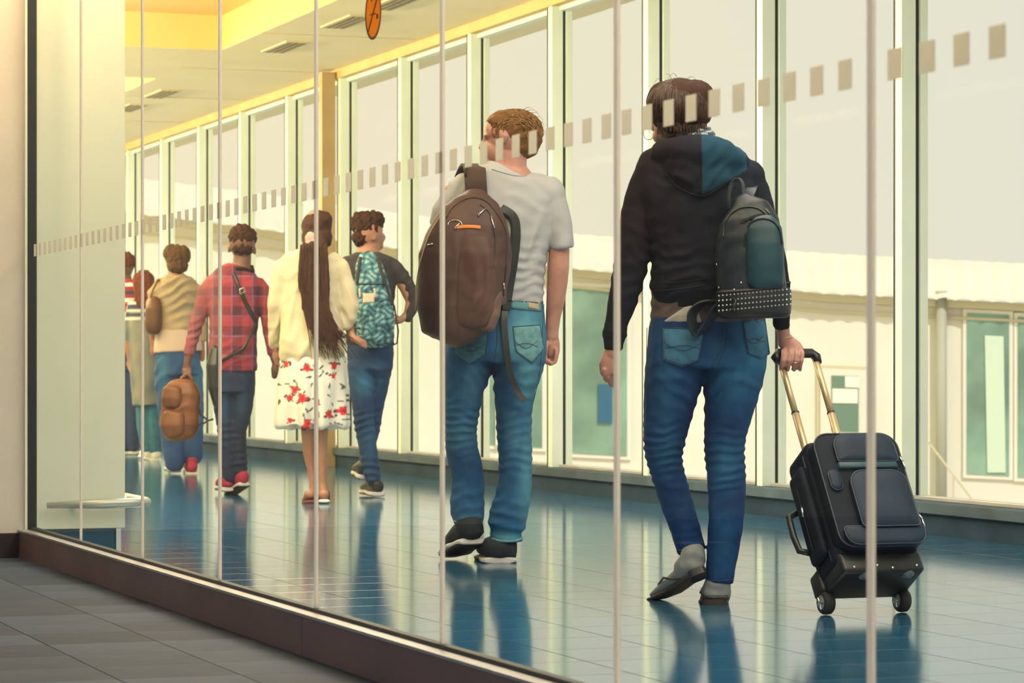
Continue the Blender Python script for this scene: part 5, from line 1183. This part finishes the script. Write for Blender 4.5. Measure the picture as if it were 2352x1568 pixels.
b = MB(); p.ball(b, 406, 590, .0, (.090, .104, .092)); p.ball(b, 408, 610, -.03, (.08, .075, .062)); p.ball(b, 396, 582, .01, (.07, .09, .07)); p.ball(b, 420, 586, .0, (.058, .09, .075))
p.solid('hair', b, mat('taupe_brown_hair', (.10, .055, .03), rough=.85, spec=.15, var=.3, vscale=60), .007, 2, fold=lambda X, Y, W, V, N: .006*vnoise(V, 60, 3))
trainer(p, (441, 1092, -.04), (436, 1082, .20), 15, 0, m=M_REDS, tread=False, ms=M_WS, top=[(442, 1050, 12, 0, .05), (441, 1072, 13, 0, .055)])
trainer(p, (402, 1084, -.0), (390, 1078, .22), 15, 0, m=M_DKS, tread=False, ms=M_WS, top=[(402, 1060, 12, 0, .05), (402, 1072, 13, 0, .055)])
q = Fig('brown_handbag', 20.8, 352, pz=.8)
tag(q.root, 'brown shoulder bag under the arm of the woman in beige drape', 'bag')
b = MB(); q.loft(b, [(356, 688, 12, -.10, .05), (353, 710, 19, -.12, .07), (352, 745, 20, -.12, .07), (352, 758, 17, -.12, .06)], e=2.6); q.solid('bag_body', b, mat('dark_tan_leather', (.12, .05, .03), rough=.5, var=.2, vscale=10), .008, 3)
MB().tube([q.L(344, 695, -.12), q.L(350, 668, -.14), q.L(362, 644, -.06), q.L(372, 640, .04)], .008, 6).build('strap', M_TAN, q.root, smooth=True)

# ================= two walkers half hidden by the pillar =================
p = Fig('person', 24.0, 340)
tag(p.root, 'person with long reddish brown hair in pale grey dress half behind the pillar', 'person', 'walkers in the glazed corridor')
b = MB(); p.ball(b, 330, 650, .0, (.08, .094, .104)); p.ball(b, 332, 665, .04, (.06, .06, .05)); p.ball(b, 333, 658, .10, (.014, .02, .022))
p.loft(b, [(331, 668, 14, 0), (331, 685, 15, 0), (331, 700, 32, 0, .07)]); p.loft(b, [(331, 700, 35, 0, .09), (333, 770, 33, 0, .09), (336, 850, 40, 0, .1)])
p.loft(b, [(325, 860, 17, 0), (330, 960, 12, 0), (340, 1045, 8, 0)]); p.loft(b, [(352, 860, 17, .05), (350, 960, 12, .02), (354, 1040, 8, 0)])
arm(p, b, [(300, 705, 10), (294, 760, 9), (296, 810, 7), (298, 825, 6)]); hand(p, b, 298, 825, 0, .7); arm(p, b, [(362, 705, 10), (368, 760, 9), (370, 810, 7), (370, 825, 6)]); hand(p, b, 370, 825, 0, .7)
p.solid('body', b, M_SKIN2, .009, 2)
b = MB(); p.loft(b, [(331, 684, 18, 0, .07), (331, 696, 36, 0, .09), (332, 740, 38, 0, .11), (334, 800, 38, 0, .13), (337, 870, 38, 0, .15), (340, 930, 36, 0, .16)], rounded=False)
arm(p, b, [(305, 700, 13), (297, 740, 12), (295, 780, 10)]); arm(p, b, [(358, 700, 13), (366, 740, 12), (369, 780, 10)])
def gp(X, Y, W, V, N):
    c = mixc((.26, .25, .22), (.10, .13, .17), np.clip(.5+.6*vnoise(V, 12, 3), 0, 1)); s_ = (Y < 735) & (np.sin(Y*.35) > .2); c[s_] = [.03, .05, .13]; s2_ = (Y < 735) & (np.sin(Y*.35) < -.6); c[s2_] = [.6, .58, .55]; return c
p.solid('striped_dress', b, mat('washed_cotton', (.3, .3, .3), rough=.9, attr=True), .008, 3, paint=gp)
b = MB(); p.loft(b, [(330, 900, 20, 0, .10), (332, 980, 18, 0, .09), (340, 1030, 15, 0, .07)]); p.loft(b, [(354, 900, 18, 0, .10), (354, 980, 17, 0, .09), (356, 1035, 15, 0, .07)])
p.solid('jeans', b, mat('teal_denim', (.03, .16, .26), rough=.85, var=.3, vscale=20), .008, 3)
b = MB(); p.ball(b, 330, 646, .0, (.092, .104, .1)); p.loft(b, [(330, 650, 24, -.04, .07), (332, 680, 23, -.07, .05), (334, 700, 20, -.09, .035)]); p.solid('hair', b, mat('red_brown_hair', (.16, .04, .02), rough=.85, spec=.15, var=.3, vscale=50), .007, 2, fold=lambda X, Y, W, V, N: .006*vnoise(V, 60, 3))
trainer(p, (358, 1060, -.04), (352, 1054, .20), 13, 0, m=M_WS, tread=False, ms=M_WS)
trainer(p, (342, 1056, -.02), (328, 1050, .18), 13, 0, m=M_WS, tread=False, ms=M_WS)
p = Fig('person', 25.5, 286)
tag(p.root, 'person in red, white and navy striped jumper at the edge of pillar', 'person', 'walkers in the glazed corridor')
b = MB(); p.ball(b, 288, 608, .0, (.08, .094, .104)); p.ball(b, 290, 622, .04, (.06, .06, .05)); p.ball(b, 290, 615, .10, (.014, .02, .022)); p.loft(b, [(288, 622, 13, 0), (288, 640, 14, 0), (288, 655, 32, 0, .07)])
p.loft(b, [(288, 655, 36, 0, .09), (288, 740, 32, 0, .09), (288, 830, 34, 0, .1)]); p.loft(b, [(275, 840, 16, 0), (278, 940, 12, 0), (280, 1035, 8, 0)]); p.loft(b, [(302, 840, 16, 0), (302, 940, 12, 0), (304, 1035, 8, 0)])
arm(p, b, [(258, 662, 10), (252, 720, 9), (252, 780, 7)]); hand(p, b, 252, 780, 0, .7); arm(p, b, [(318, 662, 10), (326, 700, 9), (318, 735, 7), (306, 745, 6)]); hand(p, b, 305, 742, -.05, .6)
p.solid('body', b, M_SKIN3, .009, 2)
b = MB(); p.loft(b, [(288, 640, 18, 0, .07), (288, 652, 38, 0, .09), (288, 700, 38, 0, .11), (288, 770, 34, 0, .12), (288, 812, 34, 0, .13)], rounded=False)
arm(p, b, [(262, 655, 13), (254, 700, 12), (252, 750, 10)]); arm(p, b, [(314, 655, 14), (326, 690, 13), (326, 715, 11)])
def stp(X, Y, W, V, N):
    c = np.tile(np.array([[.35, .03, .04]]), (len(X), 1)); k = ((Y-640)/9).astype(int) % 4; c[(k == 1) & (Y < 700)] = [.7, .68, .65]; c[(k == 3) & (Y < 700)] = [.03, .04, .12]; c[Y > 760] = [.5, .02, .04]; return c
p.solid('striped_jumper', b, mat('striped_knit', (.4, .1, .1), rough=.9, attr=True), .008, 3, paint=stp)
b = MB(); p.loft(b, [(288, 800, 35, 0, .12), (288, 850, 36, 0, .13)], rounded=False); p.loft(b, [(274, 840, 21, 0, .11), (277, 940, 18, 0, .09), (280, 1030, 14, 0, .07)]); p.loft(b, [(303, 840, 21, 0, .11), (304, 940, 18, 0, .09), (305, 1030, 14, 0, .07)])
p.solid('jeans', b, mat('navy_denim', (.015, .04, .12), rough=.85, var=.3, vscale=20), .008, 3)
b = MB(); p.ball(b, 288, 602, .0, (.092, .104, .098)); p.solid('hair', b, mat('auburn_hair', (.13, .03, .02), rough=.85, spec=.15, var=.3, vscale=50), .007, 2, fold=lambda X, Y, W, V, N: .008*vnoise(V, 60, 3))
trainer(p, (306, 1043, -.04), (300, 1038, .20), 13, 0, m=M_DKS, tread=False, ms=M_WS); trainer(p, (282, 1043, -.04), (276, 1038, .20), 13, 0, m=M_DKS, tread=False, ms=M_WS)
q = Fig('cream_tote', 25.5, 300, pz=.8)
tag(q.root, 'small cream bag with dark square held before the striped jumper', 'bag')
b = MB(); q.loft(b, [(300, 722, 15, -.09, .05), (300, 742, 17, -.09, .055), (300, 762, 16, -.09, .05)], e=3.2); q.solid('bag_body', b, mat('cream_canvas', (.6, .55, .45), rough=.8), .007, 2)
q.patch('dark_square', [(294, 734), (304, 734), (304, 744), (294, 744)], M_BLACK, q.root, .003, .003, 4, 4)
